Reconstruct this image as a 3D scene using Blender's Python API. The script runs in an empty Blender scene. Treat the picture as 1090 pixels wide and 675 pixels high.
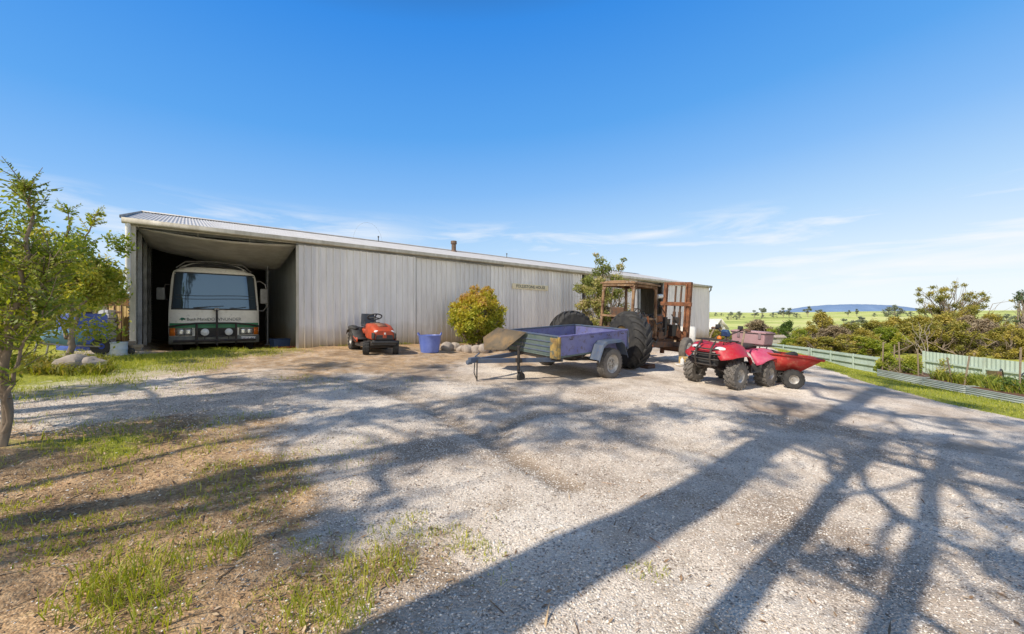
import bpy, math, random
import numpy as np
from mathutils import Vector, Matrix
random.seed(7)
PI = math.pi
scene = bpy.context.scene
COL = scene.collection
CAMZ = 1.465
F = 424.0
SUN_AZ, SUN_EL = math.radians(48.6), math.radians(43.5)

# ------------------------------------------------------------------ noise
def _hash(ix, iy, seed):
    h = (ix.astype(np.int64) * 374761393 + iy.astype(np.int64) * 668265263 + seed * 982451653) & 0xFFFFFFFF
    h = ((h ^ (h >> 13)) * 1274126177) & 0xFFFFFFFF
    return ((h ^ (h >> 16)) & 0xFFFF) / 65535.0
def vnoise(x, y, seed=0):
    x = np.asarray(x, float); y = np.asarray(y, float)
    ix, iy = np.floor(x), np.floor(y); fx, fy = x - ix, y - iy
    fx = fx * fx * (3 - 2 * fx); fy = fy * fy * (3 - 2 * fy)
    a = _hash(ix, iy, seed); b = _hash(ix + 1, iy, seed); c = _hash(ix, iy + 1, seed); d = _hash(ix + 1, iy + 1, seed)
    return (a + (b - a) * fx) * (1 - fy) + (c + (d - c) * fx) * fy
def fbm(x, y, seed=0, o=4):
    s = 0; a = .5; t = 0
    for i in range(o):
        s = s + a * vnoise(np.asarray(x) * 2 ** i, np.asarray(y) * 2 ** i, seed + i); t += a; a *= .5
    return s / t
def sstep(a, b, x):
    t = np.clip((np.asarray(x, float) - a) / (b - a), 0, 1); return t * t * (3 - 2 * t)

# ------------------------------------------------------------------ terrain
AX, AY = -8.47, 8.8            # shed front left corner on the ground
UX, UY = .774, .633            # along the shed front
VX, VY = -.633, .774           # into the shed
FAR_R = np.array([0, 25, 40, 80, 150, 220, 300, 400, 500, 600, 700, 900, 1200, 2000, 9000.])
FAR_H = np.array([-2.2, -2.6, -3.2, -4.0, -4.4, -3.6, -1.2, 2.6, 6.2, 9.2, 9.6, 2., -12., -60., -240.])
def ground(x, y):
    x = np.asarray(x, float); y = np.asarray(y, float)
    s = (x - AX) * UX + (y - AY) * UY
    t = (x - AX) * VX + (y - AY) * VY
    kk = sstep(-6, 0.5, s) * (1 - sstep(29, 36, s)); xx = x - VX * np.clip(t, 0, 40) * kk; yy = y - VY * np.clip(t, 0, 40) * kk
    h = -.0562 * np.clip(xx, -60, 60) + .0357 * np.clip(yy, -40, 70)
    p = np.maximum(sstep(0.5, 8, -t), sstep(27, 33, s))
    h = h - .0066 * np.clip(xx - 6, 0, 14.5) ** 2 * p
    r = np.hypot(x, y)
    h2 = CAMZ + np.interp(np.where(y > 0, r, np.minimum(r, 150)), FAR_R, FAR_H) + (fbm(x / 90., y / 90., 5) - .5) * 3.0 * sstep(90, 300, r)
    h2 = h2 - sstep(60, 300, x - y * 1.02) * 5
    h = h - .20 * sstep(-.5, .8, t) * sstep(-.1, .3, s) * (1 - sstep(3.4, 4., s))
    w = sstep(32, 62, r)
    return h * (1 - w) + h2 * w
def gz(x, y): return float(ground(x, y))
def pt(px, py, Y):             # a point of the place, from the survey of the photograph
    return Vector(((px - 545) / F * Y, Y, CAMZ + (340 - py) / F * Y))
def gp(px, py):
    a = (px - 545) / F; b = (340 - py) / F
    lo, hi = .3, 400.
    for _ in range(60):
        m = (lo + hi) / 2
        if CAMZ + b * m > gz(a * m, m): lo = m
        else: hi = m
    return Vector((a * lo, lo, gz(a * lo, lo)))
def shed(s, t, z=0.): return Vector((AX + UX * s + VX * t, AY + UY * s + VY * t, z))

# ------------------------------------------------------------------ materials
def new_mat(name):
    m = bpy.data.materials.new(name); m.use_nodes = True
    nt = m.node_tree; b = nt.nodes['Principled BSDF']
    return m, nt, b
def N(nt, typ, **kw):
    n = nt.nodes.new(typ)
    for k, v in kw.items():
        if k.startswith('i_'):
            n.inputs[k[2:].replace('_', ' ')].default_value = v
        else: setattr(n, k, v)
    return n
def L(nt, a, b): nt.links.new(a, b)
def c4(c): return (c[0], c[1], c[2], 1)
def ramp(nt, stops, interp='LINEAR'):
    r = N(nt, 'ShaderNodeValToRGB'); r.color_ramp.interpolation = interp
    el = r.color_ramp.elements
    while len(el) < len(stops): el.new(.5)
    for e, (p, c) in zip(el, stops):
        e.position = p; e.color = c4(c) if not isinstance(c, (int, float)) else (c, c, c, 1)
    return r
def surf(name, col, col2=None, scale=6., lo=.35, hi=.65, rough=.6, rough2=None, metal=0., bump=0., bscale=60.,
         stretch=None, col3=None, scale3=25., amt3=.6, lo3=.55, hi3=.7, spec=.5, coat=0.):
    """weathered paint: a base colour, a broad stain and a fine grime"""
    m, nt, b = new_mat(name)
    tc = N(nt, 'ShaderNodeTexCoord'); vec = tc.outputs['Object']
    if stretch:
        mp = N(nt, 'ShaderNodeMapping'); mp.inputs['Scale'].default_value = stretch
        L(nt, vec, mp.inputs[0]); vec = mp.outputs[0]
    col2 = col2 or tuple(c * .72 for c in col)
    n1 = N(nt, 'ShaderNodeTexNoise', i_Scale=scale, i_Detail=8., i_Roughness=.65); L(nt, vec, n1.inputs['Vector'])
    r1 = ramp(nt, [(lo, 0), (hi, 1)]); L(nt, n1.outputs['Fac'], r1.inputs[0])
    mx = N(nt, 'ShaderNodeMix', data_type='RGBA'); mx.inputs[6].default_value = c4(col); mx.inputs[7].default_value = c4(col2)
    L(nt, r1.outputs[0], mx.inputs[0]); out = mx.outputs[2]
    if col3:
        n3 = N(nt, 'ShaderNodeTexNoise', i_Scale=scale3, i_Detail=6., i_Roughness=.7); L(nt, vec, n3.inputs['Vector'])
        r3 = ramp(nt, [(lo3, 0), (hi3, amt3)]); L(nt, n3.outputs['Fac'], r3.inputs[0])
        m3 = N(nt, 'ShaderNodeMix', data_type='RGBA'); m3.inputs[7].default_value = c4(col3)
        L(nt, out, m3.inputs[6]); L(nt, r3.outputs[0], m3.inputs[0]); out = m3.outputs[2]
    L(nt, out, b.inputs['Base Color'])
    b.inputs['Metallic'].default_value = metal
    b.inputs['Specular IOR Level'].default_value = spec
    if coat: b.inputs['Coat Weight'].default_value = coat; b.inputs['Coat Roughness'].default_value = .15
    rr = ramp(nt, [(0, rough), (1, rough2 if rough2 is not None else min(1, rough + .2))]); L(nt, r1.outputs[0], rr.inputs[0])
    L(nt, rr.outputs[0], b.inputs['Roughness'])
    if bump:
        n2 = N(nt, 'ShaderNodeTexNoise', i_Scale=bscale, i_Detail=4.); L(nt, vec, n2.inputs['Vector'])
        bp = N(nt, 'ShaderNodeBump', i_Strength=bump, i_Distance=.01); L(nt, n2.outputs['Fac'], bp.inputs['Height'])
        L(nt, bp.outputs[0], b.inputs['Normal'])
    return m
def leaf_mat(name, stops, trans=.35, rough=.5):
    m, nt, b = new_mat(name)
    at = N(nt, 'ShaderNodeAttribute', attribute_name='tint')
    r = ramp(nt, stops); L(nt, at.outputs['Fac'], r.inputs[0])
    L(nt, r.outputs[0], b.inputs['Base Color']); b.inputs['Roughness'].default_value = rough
    b.inputs['Specular IOR Level'].default_value = .35
    tr = N(nt, 'ShaderNodeBsdfTranslucent'); hs = N(nt, 'ShaderNodeHueSaturation', i_Saturation=1.15, i_Value=1.25)
    L(nt, r.outputs[0], hs.inputs['Color']); L(nt, hs.outputs[0], tr.inputs['Color'])
    ms = N(nt, 'ShaderNodeMixShader'); ms.inputs[0].default_value = trans
    L(nt, b.outputs[0], ms.inputs[1]); L(nt, tr.outputs[0], ms.inputs[2])
    L(nt, ms.outputs[0], nt.nodes['Material Output'].inputs['Surface'])
    return m

# ------------------------------------------------------------------ mesh builder
class MB:
    def __init__(s): s.v = []; s.f = []
    def add(s, vs, fs, M=None):
        o = len(s.v)
        s.v += [tuple(M @ Vector(p)) if M else tuple(p) for p in vs]
        s.f += [tuple(i + o for i in f) for f in fs]; return s
    def box(s, c, d, rot=None, taper=None):
        x, y, z = d[0] / 2, d[1] / 2, d[2] / 2; k = taper or (1, 1)
        vs = [(-x, -y, -z), (x, -y, -z), (x, y, -z), (-x, y, -z), (-x * k[0], -y * k[1], z), (x * k[0], -y * k[1], z), (x * k[0], y * k[1], z), (-x * k[0], y * k[1], z)]
        M = Matrix.Translation(c) @ (rot.to_4x4() if rot else Matrix())
        return s.add(vs, [(0, 3, 2, 1), (4, 5, 6, 7), (0, 1, 5, 4), (1, 2, 6, 5), (2, 3, 7, 6), (3, 0, 4, 7)], M)
    def bar(s, p, q, w, h, up=(0, 0, 1)):
        p, q = Vector(p), Vector(q); d = q - p; l = d.length
        if l < 1e-6: return s
        x = d / l; z = Vector(up); z = z - x * z.dot(x)
        if z.length < 1e-3: z = Vector((1, 0, 0)) - x * x.x
        z.normalize(); y = z.cross(x)
        R = Matrix((x, y, z)).transposed()
        return s.box((p + q) / 2, (l, w, h), R)
    def tube(s, pts, r, n=8, caps=True):
        pts = [Vector(p) for p in pts]; k = len(pts)
        rs = r if isinstance(r, (list, tuple)) else [r] * k
        rings = []; prev = None
        for i, p in enumerate(pts):
            d = (pts[min(i + 1, k - 1)] - pts[max(i - 1, 0)])
            d = d.normalized() if d.length > 1e-9 else Vector((0, 0, 1))
            if prev is None:
                a = d.orthogonal().normalized()
            else:
                a = prev - d * prev.dot(d); a = a.normalized() if a.length > 1e-6 else d.orthogonal().normalized()
            prev = a; b = d.cross(a)
            rings.append([p + (a * math.cos(2 * PI * j / n) + b * math.sin(2 * PI * j / n)) * rs[i] for j in range(n)])
        return s.loft(rings, caps)
    def loft(s, rings, caps=True, closed=True):
        n = len(rings[0]); vs = [p for r in rings for p in r]; fs = []
        for i in range(len(rings) - 1):
            for j in range(n if closed else n - 1):
                a, b = i * n + j, i * n + (j + 1) % n
                fs.append((a, b, b + n, a + n))
        if caps and closed:
            fs.append(tuple(range(n - 1, -1, -1))); o = (len(rings) - 1) * n
            fs.append(tuple(o + j for j in range(n)))
        return s.add(vs, fs)
    def cyl(s, p, q, r, r2=None, n=16): return s.tube([p, q], [r, r if r2 is None else r2], n)
    def lathe(s, prof, M=None, n=32, closed=False):
        """prof: (radius, along) pairs, about local y"""
        rings = [[Vector((r * math.cos(2 * PI * j / n), a, r * math.sin(2 * PI * j / n))) for r, a in prof] for j in range(n)]
        k = len(prof); vs = [p for r in rings for p in r]; fs = []
        for j in range(n):
            for i in range(k if closed else k - 1):
                a, b = j * k + i, j * k + (i + 1) % k
                c, d = ((j + 1) % n) * k + (i + 1) % k, ((j + 1) % n) * k + i
                fs.append((a, b, c, d))
        return s.add(vs, fs, M)
    def grid(s, P):
        nu, nv = len(P), len(P[0]); vs = [p for r in P for p in r]
        return s.add(vs, [(i * nv + j, (i + 1) * nv + j, (i + 1) * nv + j + 1, i * nv + j + 1) for i in range(nu - 1) for j in range(nv - 1)])
    def prism(s, poly, a0, a1, axis='y'):
        def mk(p, a): return (p[0], a, p[1]) if axis == 'y' else ((a, p[0], p[1]) if axis == 'x' else (p[0], p[1], a))
        n = len(poly); vs = [mk(p, a0) for p in poly] + [mk(p, a1) for p in poly]
        fs = [tuple(range(n)), tuple(range(2 * n - 1, n - 1, -1))] + [(i, i + n, (i + 1) % n + n, (i + 1) % n) for i in range(n)]
        return s.add(vs, fs)
    def ball(s, c, r, n=14, m=9, R=None):
        r = r if isinstance(r, (tuple, list)) else (r, r, r)
        rings = []
        for i in range(m + 1):
            th = PI * i / m
            rings.append([Vector((r[0] * max(math.sin(th), 1e-3) * math.cos(2 * PI * j / n), r[1] * max(math.sin(th), 1e-3) * math.sin(2 * PI * j / n), -r[2] * math.cos(th))) for j in range(n)])
        if R: rings = [[R @ p for p in q] for q in rings]
        return s.loft([[p + Vector(c) for p in q] for q in rings])
    def build(s, name, mat, parent=None, bevel=0., smooth=40, solid=0., seg=2, flip=True):
        me = bpy.data.meshes.new(name); me.from_pydata([tuple(p) for p in s.v], [], s.f); me.validate()
        if flip:
            import bmesh
            bm = bmesh.new(); bm.from_mesh(me); bmesh.ops.recalc_face_normals(bm, faces=bm.faces); bm.to_mesh(me); bm.free()
        return link(name, me, mat, parent, bevel, smooth, solid, seg)
def link(name, me, mat, parent=None, bevel=0., smooth=40, solid=0., seg=2):
    if mat: me.materials.append(mat)
    if smooth:
        me.polygons.foreach_set('use_smooth', np.ones(len(me.polygons), bool))
        me.set_sharp_from_angle(angle=math.radians(smooth))
    o = bpy.data.objects.new(name, me); COL.objects.link(o)
    if parent: o.parent = parent
    if solid:
        m = o.modifiers.new('solid', 'SOLIDIFY'); m.thickness = solid; m.offset = 0
    if bevel:
        m = o.modifiers.new('bevel', 'BEVEL'); m.width = bevel; m.segments = seg; m.limit_method = 'ANGLE'; m.angle_limit = math.radians(35); m.harden_normals = False
    return o
def np_mesh(name, verts, faces, mat, parent=None, tint=None, smooth=0, k=4):
    me = bpy.data.meshes.new(name)
    verts = np.asarray(verts, np.float32).reshape(-1, 3); faces = np.asarray(faces, np.int32).reshape(-1, k); nf = len(faces)
    me.vertices.add(len(verts)); me.vertices.foreach_set('co', verts.ravel())
    me.loops.add(nf * k); me.loops.foreach_set('vertex_index', faces.ravel())
    me.polygons.add(nf); me.polygons.foreach_set('loop_start', np.arange(0, nf * k, k, dtype=np.int32))
    me.update(calc_edges=True)
    if tint is not None:
        a = me.attributes.new('tint', 'FLOAT', 'FACE'); a.data.foreach_set('value', np.asarray(tint, np.float32))
    return link(name, me, mat, parent, smooth=smooth)

# ------------------------------------------------------------------ things
def tag(o, label=None, cat=None, group=None, kind=None):
    if label: o['label'] = label
    if cat: o['category'] = cat
    if group: o['group'] = group
    if kind: o['kind'] = kind
    return o
def thing(name, label, cat, loc=(0, 0, 0), rotz=0., group=None):
    o = bpy.data.objects.new(name, None); COL.objects.link(o); o.empty_display_size = .2
    o.location = loc; o.rotation_euler = (0, 0, rotz)
    return tag(o, label, cat, group)
def stand(o, x, y, hd, pitch=0., dz=0.):
    """stand a thing on the sloping ground at x, y with its +x pointing along hd"""
    e = .6
    n = Vector((-(gz(x + e, y) - gz(x - e, y)) / (2 * e), -(gz(x, y + e) - gz(x, y - e)) / (2 * e), 1)).normalized()
    f = Vector((hd[0], hd[1], 0)); f = (f - n * f.dot(n)).normalized(); l = n.cross(f)
    R = Matrix((f, l, n)).transposed() @ Matrix.Rotation(pitch, 3, 'Y')
    o.location = (x, y, gz(x, y) + dz); o.rotation_euler = R.to_euler()
def copy_tree(o, parent=None):
    c = o.copy(); COL.objects.link(c); c.parent = parent
    for ch in o.children: copy_tree(ch, c)
    return c
def text_mesh(name, body, size, mat, parent, M, depth=.002, bold=0.):
    cu = bpy.data.curves.new(name, 'FONT'); cu.body = body; cu.size = size; cu.extrude = depth; cu.offset = bold
    cu.align_x = 'CENTER'; cu.align_y = 'CENTER'; cu.resolution_u = 3
    t = bpy.data.objects.new(name, cu); COL.objects.link(t)
    bpy.context.view_layer.update()
    me = bpy.data.meshes.new_from_object(t.evaluated_get(bpy.context.evaluated_depsgraph_get()))
    bpy.data.objects.remove(t); bpy.data.curves.remove(cu)
    me.transform(M); me.name = name
    return link(name, me, mat, parent, smooth=0)

# ------------------------------------------------------------------ palette
M = {}
M['tyre'] = surf('tyre rubber', (.022, .022, .023), (.055, .052, .048), 9, rough=.8, bump=.3, bscale=90)
M['tyre_old'] = surf('dusty rubber', (.10, .093, .085), (.17, .15, .13), 12, rough=.9, bump=.3, bscale=80)
M['black'] = surf('black plastic', (.02, .02, .021), (.05, .048, .045), 8, rough=.5)
M['dark_steel'] = surf('dark steel', (.035, .036, .04), (.09, .07, .055), 14, rough=.55, metal=.5)
M['grey_steel'] = surf('grey steel', (.32, .32, .32), (.2, .17, .14), 12, rough=.45, metal=.6)
M['silver'] = surf('dull silver rim', (.5, .49, .47), (.28, .25, .21), 10, rough=.45, metal=.5)
M['white_rim'] = surf('white painted rim', (.72, .71, .68), (.4, .36, .31), 7, rough=.5)
M['rust'] = surf('rusty steel', (.27, .105, .045), (.10, .045, .025), 5, lo=.4, hi=.62, rough=.9, bump=.5, bscale=50, col3=(.40, .25, .14), scale3=14, amt3=.7)
M['rust_pale'] = surf('burnt paint on steel', (.31, .19, .10), (.12, .06, .033), 4, lo=.4, hi=.62, rough=.9, bump=.5, col3=(.46, .40, .31), scale3=9, amt3=.8)
M['rust_dark'] = surf('dark rusty iron', (.07, .055, .045), (.17, .08, .04), 8, rough=.85, bump=.4)
M['red'] = surf('faded red plastic', (.42, .010, .018), (.46, .03, .05), 3, rough=.38, rough2=.6, col3=(.34, .16, .12), scale3=22, amt3=.5, lo3=.5, hi3=.72)
M['magenta'] = surf('sun faded pink plastic', (.48, .02, .09), (.58, .12, .2), 4, rough=.42, rough2=.6, col3=(.38, .22, .18), scale3=20, amt3=.55, lo3=.5, hi3=.72)
M['orange'] = surf('orange mower paint', (.52, .07, .018), (.30, .055, .025), 4, rough=.38, col3=(.25, .12, .07), scale3=22, amt3=.4)
M['red_cart'] = surf('red cart plastic', (.45, .02, .015), (.34, .03, .02), 4, rough=.5, rough2=.7, col3=(.48, .24, .14), scale3=10, amt3=.6, lo3=.5)
M['orange_red'] = surf('orange red plastic', (.55, .17, .08), (.6, .3, .17), 5, rough=.55)  # lighter orange tone for the rear ramp of the cart
M['violet'] = surf('faded violet blue paint', (.125, .13, .31), (.19, .19, .35), 3, rough=.5, rough2=.75, col3=(.10, .075, .07), scale3=9, amt3=.75, lo3=.52, hi3=.66, bump=.15, bscale=14)
M['teal'] = surf('dull green grey steel', (.07, .105, .10), (.12, .15, .13), 5, rough=.6, col3=(.2, .16, .08), scale3=16, amt3=.6)
M['drawbar'] = surf('blue grey steel', (.06, .09, .16), (.10, .12, .15), 8, rough=.5, col3=(.12, .07, .04), scale3=24, amt3=.7)
M['yellow_rust'] = surf('yellow rusted corner', (.46, .31, .08), (.22, .14, .06), 5, rough=.75, col3=(.09, .11, .09), scale3=11, amt3=.9, lo3=.48, hi3=.6)
M['board'] = surf('rusted brown sheet', (.13, .10, .065), (.30, .19, .085), 3, rough=.8, lo=.42, hi=.7, col3=(.05, .045, .035), scale3=9, amt3=.9, bump=.2)
M['timber'] = surf('weathered timber', (.32, .25, .17), (.2, .15, .1), 4, stretch=(1, 1, 8), rough=.85, bump=.3)
M['timber_yellow'] = surf('yellow timber', (.5, .36, .14), (.36, .24, .1), 5, rough=.8, bump=.2)
M['bark'] = surf('grey brown bark', (.16, .12, .085), (.28, .22, .16), 9, stretch=(1, 1, .25), rough=.95, bump=.6, bscale=40)
M['gum_bark'] = surf('pale gum bark', (.34, .29, .23), (.2, .15, .11), 4, stretch=(1, 1, .25), rough=.9, bump=.4)
M['rock'] = surf('pale garden rock', (.42, .36, .30), (.28, .23, .19), 6, rough=.9, bump=.8, bscale=22)
M['chrome'] = surf('bright lamp reflector', (.75, .75, .72), (.6, .6, .58), 10, rough=.18, metal=.7)
M['amber'] = surf('amber lens', (.75, .2, .02), (.6, .14, .02), 10, rough=.2)
M['white'] = surf('white paint', (.78, .77, .74), (.62, .6, .56), 5, rough=.5)
M['lamp_white'] = surf('frosted lamp lens', (.75, .76, .74), (.6, .61, .6), 20, rough=.15)
M['ink'] = surf('dark lettering', (.05, .06, .055), (.08, .09, .08), 10, rough=.6)
# ------------------------------------------------------------------ masks on the ground, in metres
def poly_sd(P, x, y):
    """signed distance to polygon, positive inside"""
    x = np.asarray(x, float); y = np.asarray(y, float); P = np.asarray(P, float)
    d = np.full(x.shape, 1e9); ins = np.zeros(x.shape, bool)
    for i in range(len(P)):
        ax, ay = P[i]; bx, by = P[(i + 1) % len(P)]
        ex, ey = bx - ax, by - ay
        t = np.clip(((x - ax) * ex + (y - ay) * ey) / (ex * ex + ey * ey + 1e-12), 0, 1)
        d = np.minimum(d, np.hypot(x - ax - ex * t, y - ay - ey * t))
        c = ((ay > y) != (by > y)) & (x < (bx - ax) * (y - ay) / ((by - ay) if abs(by - ay) > 1e-12 else 1e-12) + ax)
        ins ^= c
    return np.where(ins, d, -d)
def gpoly(*p): return [tuple(gp(*q)[:2]) for q in p]
LAWN = gpoly((0, 386), (60, 380), (136, 376), (300, 373), (330, 378), (262, 386), (205, 402), (165, 418), (90, 428), (0, 440)) 
LAWN = [(-30, LAWN[0][1] + 8)] + LAWN[1:-1] + [LAWN[-1], (-30, 4.0)]
SCRUB = gpoly((0, 458), (120, 452), (255, 455), (300, 472), (215, 498), (150, 520), (0, 500))
SCRUB = SCRUB + [(-9, 3.)]
DIRT = gpoly((0, 448), (200, 446), (335, 482), (300, 540), (330, 580), (420, 600), (395, 640), (330, 700))
DIRT = [(-14, 4.0)] + DIRT + [(-2.0, -3.0), (-14, -3.)]
VERGE = [(8.6, -20), (8.75, 5.0), (8.95, 7.0), (8.75, 8.04), (9.4, 10.2), (10.3, 12.5), (11.5, 15.1), (15.5, 24), (24, 40), (60, 60), (60, -20)]
TUFTS = gpoly((105, 640), (150, 660), (140, 625), (350, 655), (405, 610), (300, 630), (225, 590), (130, 605), (345, 610), (60, 585), (250, 575), (90, 555), (200, 562), (438, 556), (445, 575), (515, 592), (480, 570), (420, 568), (500, 585), (690, 610), (30, 540), (30, 520), (120, 520), (350, 640), (270, 550), (40, 600), (320, 585))
def masks(x, y):
    wob = (fbm(np.asarray(x) * 1.1, np.asarray(y) * 1.1, 31) - .5) * 1.6
    n2 = fbm(np.asarray(x) * .8, np.asarray(y) * .8, 77)
    lawn = sstep(-.15, .5, poly_sd(LAWN, x, y) + wob * .7)
    lawn = lawn * (1 - .55 * sstep(-7.6, -6.0, np.asarray(x)))
    scrub = sstep(-.1, .5, poly_sd(SCRUB, x, y) + wob * .6) * sstep(.38, .62, n2)
    dirt = sstep(-.8, .7, poly_sd(DIRT, x, y) + wob * .9)
    verge = sstep(-.1, .25, poly_sd(VERGE, x, y) + wob * .25)
    s = (np.asarray(x) - AX) * UX + (np.asarray(y) - AY) * UY; t = (np.asarray(x) - AX) * VX + (np.asarray(y) - AY) * VY
    far = sstep(34, 60, np.hypot(x, y))
    leftf = sstep(.3, 1.4, -s) * sstep(-6, -1, t)
    grass = np.maximum.reduce([lawn, scrub * .8, verge, far, leftf])
    apron = sstep(-3.2, -.2, t + wob * .8) * sstep(0, .5, s)
    dirt = np.maximum(dirt, apron * .78)
    dirt = np.maximum(dirt, .62 * sstep(-6.5, -3.0, t + wob * 1.6) * sstep(-.5, 1.5, s) * (1 - sstep(13, 17, s)))
    return grass, np.clip(dirt, 0, 1), verge
# ------------------------------------------------------------------ ground sheet
def axis(lo, hi, d, far):
    a = list(np.arange(lo, hi + 1e-6, d)); st = d; v = hi
    up = []
    while v < far: st *= 1.13; v += st; up.append(v)
    st = d; v = lo; dn = []
    while v > -far: st *= 1.13; v -= st; dn.append(v)
    return np.array(dn[::-1] + a + up)
xs = axis(-8, 10.5, .075, 7000); ys = axis(-.5, 14, .075, 7000)
ys = ys[ys > -400]
GX, GY = np.meshgrid(xs, ys)
GZ = ground(GX, GY)
near = 1 - sstep(14, 26, np.hypot(GX, GY))
grs, drt, vrg = masks(GX, GY)
tm = (GX - AX) * VX + (GY - AY) * VY
relief = (fbm(GX * .45, GY * .45, 3) - .5) * .10 + (fbm(GX * 3., GY * 3., 9) - .5) * .035 + (fbm(GX * 9, GY * 9, 14, 2) - .5) * .022 * (drt + .25)
# wheel ruts of the turning circle
def rut(P, w):
    d = np.full(GX.shape, 1e9)
    for (ax, ay), (bx, by) in zip(P[:-1], P[1:]):
        ex, ey = bx - ax, by - ay
        t = np.clip(((GX - ax) * ex + (GY - ay) * ey) / (ex * ex + ey * ey), 0, 1)
        d = np.minimum(d, np.hypot(GX - ax - ex * t, GY - ay - ey * t))
    return 1 - sstep(w * .3, w, d)
R1 = gpoly((392, 411), (440, 425), (480, 445), (525, 468), (550, 485), (600, 516))
R2 = gpoly((620, 436), (575, 438), (545, 446), (532, 458), (533, 470), (552, 488))
R3 = gpoly((330, 395), (440, 420), (560, 430), (680, 425))
R4 = gpoly((300, 402), (480, 424), (640, 452), (860, 505)); R5 = gpoly((420, 392), (600, 425), (900, 462), (1060, 480))
ruts = np.maximum.reduce([rut(R1, .20), rut(R2, .17), rut(R3, .16) * .6, rut(R4, .30) * .28, rut(R5, .30) * .28]) * (.45 + .55 * fbm(GX * 2, GY * 2, 55))
GZ = GZ + relief * near - .05 * ruts * near
nx, ny = len(xs), len(ys)
idx = np.arange(nx * ny).reshape(ny, nx)
fc = np.stack([idx[:-1, :-1], idx[:-1, 1:], idx[1:, 1:], idx[1:, :-1]], -1).reshape(-1, 4)

mg, nt, b = new_mat('yard ground')
tc = N(nt, 'ShaderNodeTexCoord'); P = tc.outputs['Object']
ag = N(nt, 'ShaderNodeAttribute', attribute_name='grass'); ad = N(nt, 'ShaderNodeAttribute', attribute_name='dirt'); ar = N(nt, 'ShaderNodeAttribute', attribute_name='rut')
# crushed rock
vo = N(nt, 'ShaderNodeTexVoronoi', i_Scale=85., i_Randomness=1.); L(nt, P, vo.inputs['Vector'])
vo2 = N(nt, 'ShaderNodeTexVoronoi', i_Scale=190.); L(nt, P, vo2.inputs['Vector'])
sep = N(nt, 'ShaderNodeSeparateColor'); L(nt, vo.outputs['Color'], sep.inputs[0])
gr = ramp(nt, [(0, (.13, .105, .085)), (.15, (.46, .40, .34)), (.5, (.74, .68, .60)), (.85, (.82, .76, .68)), (1, (.88, .84, .77))]); L(nt, sep.outputs[0], gr.inputs[0])
sep2 = N(nt, 'ShaderNodeSeparateColor'); L(nt, vo2.outputs['Color'], sep2.inputs[0])
gr2 = ramp(nt, [(0, (.36, .31, .26)), (.2, (.60, .54, .47)), (1, (.82, .76, .68))]); L(nt, sep2.outputs[0], gr2.inputs[0])
nf = N(nt, 'ShaderNodeTexNoise', i_Scale=5., i_Detail=8., i_Roughness=.7); L(nt, P, nf.inputs['Vector'])
rf = ramp(nt, [(.42, 0), (.6, 1)]); L(nt, nf.outputs['Fac'], rf.inputs[0])
mA = N(nt, 'ShaderNodeMix', data_type='RGBA'); L(nt, rf.outputs[0], mA.inputs[0]); L(nt, gr.outputs[0], mA.inputs[6]); L(nt, gr2.outputs[0], mA.inputs[7])
nb = N(nt, 'ShaderNodeTexNoise', i_Scale=.55, i_Detail=7., i_Roughness=.62); L(nt, P, nb.inputs['Vector'])
rb = ramp(nt, [(.34, (.56, .47, .39)), (.46, (.90, .82, .74)), (.60, (1.17, 1.12, 1.05))]); L(nt, nb.outputs['Fac'], rb.inputs[0])
mB = N(nt, 'ShaderNodeMix', data_type='RGBA', blend_type='MULTIPLY'); mB.inputs[0].default_value = 1.; L(nt, mA.outputs[2], mB.inputs[6]); L(nt, rb.outputs[0], mB.inputs[7])
# brown scuffed patches and ruts
nc = N(nt, 'ShaderNodeTexNoise', i_Scale=1.7, i_Detail=9., i_Roughness=.72); L(nt, P, nc.inputs['Vector'])
rc = ramp(nt, [(.50, 0), (.66, .65)]); L(nt, nc.outputs['Fac'], rc.inputs[0])
ma = N(nt, 'ShaderNodeMath', operation='MULTIPLY_ADD'); L(nt, ar.outputs['Fac'], ma.inputs[0]); ma.inputs[1].default_value = 1.05; L(nt, rc.outputs[0], ma.inputs[2])
mC = N(nt, 'ShaderNodeMix', data_type='RGBA'); mC.clamp_factor = True; L(nt, ma.outputs[0], mC.inputs[0]); L(nt, mB.outputs[2], mC.inputs[6]); mC.inputs[7].default_value = (.33, .25, .175, 1)
# dry dirt and leaf mould
nd = N(nt, 'ShaderNodeTexNoise', i_Scale=28., i_Detail=10., i_Roughness=.75); L(nt, P, nd.inputs['Vector'])
rd = ramp(nt, [(.3, (.12, .08, .05)), (.46, (.31, .215, .13)), (.6, (.48, .36, .23)), (.75, (.62, .5, .36))]); L(nt, nd.outputs['Fac'], rd.inputs[0])
nd2 = N(nt, 'ShaderNodeTexNoise', i_Scale=2.2, i_Detail=6.); L(nt, P, nd2.inputs['Vector'])
rd2 = ramp(nt, [(.36, (.72, .66, .58)), (.60, (1.4, 1.28, 1.12))]); L(nt, nd2.outputs['Fac'], rd2.inputs[0])
mD0 = N(nt, 'ShaderNodeMix', data_type='RGBA', blend_type='MULTIPLY'); mD0.inputs[0].default_value = 1.; L(nt, rd.outputs[0], mD0.inputs[6]); L(nt, rd2.outputs[0], mD0.inputs[7])
def breakup(attr, lo, hi, sc):
    n = N(nt, 'ShaderNodeTexNoise', i_Scale=sc, i_Detail=8., i_Roughness=.7); L(nt, P, n.inputs['Vector'])
    a = N(nt, 'ShaderNodeMath', operation='MULTIPLY_ADD'); L(nt, n.outputs['Fac'], a.inputs[0]); a.inputs[1].default_value = .9; L(nt, attr.outputs['Fac'], a.inputs[2])
    r = ramp(nt, [(0, 0), (1, 1)]); s = N(nt, 'ShaderNodeMapRange', i_From_Min=lo, i_From_Max=hi); L(nt, a.outputs[0], s.inputs[0])
    return s.outputs[0]
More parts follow.
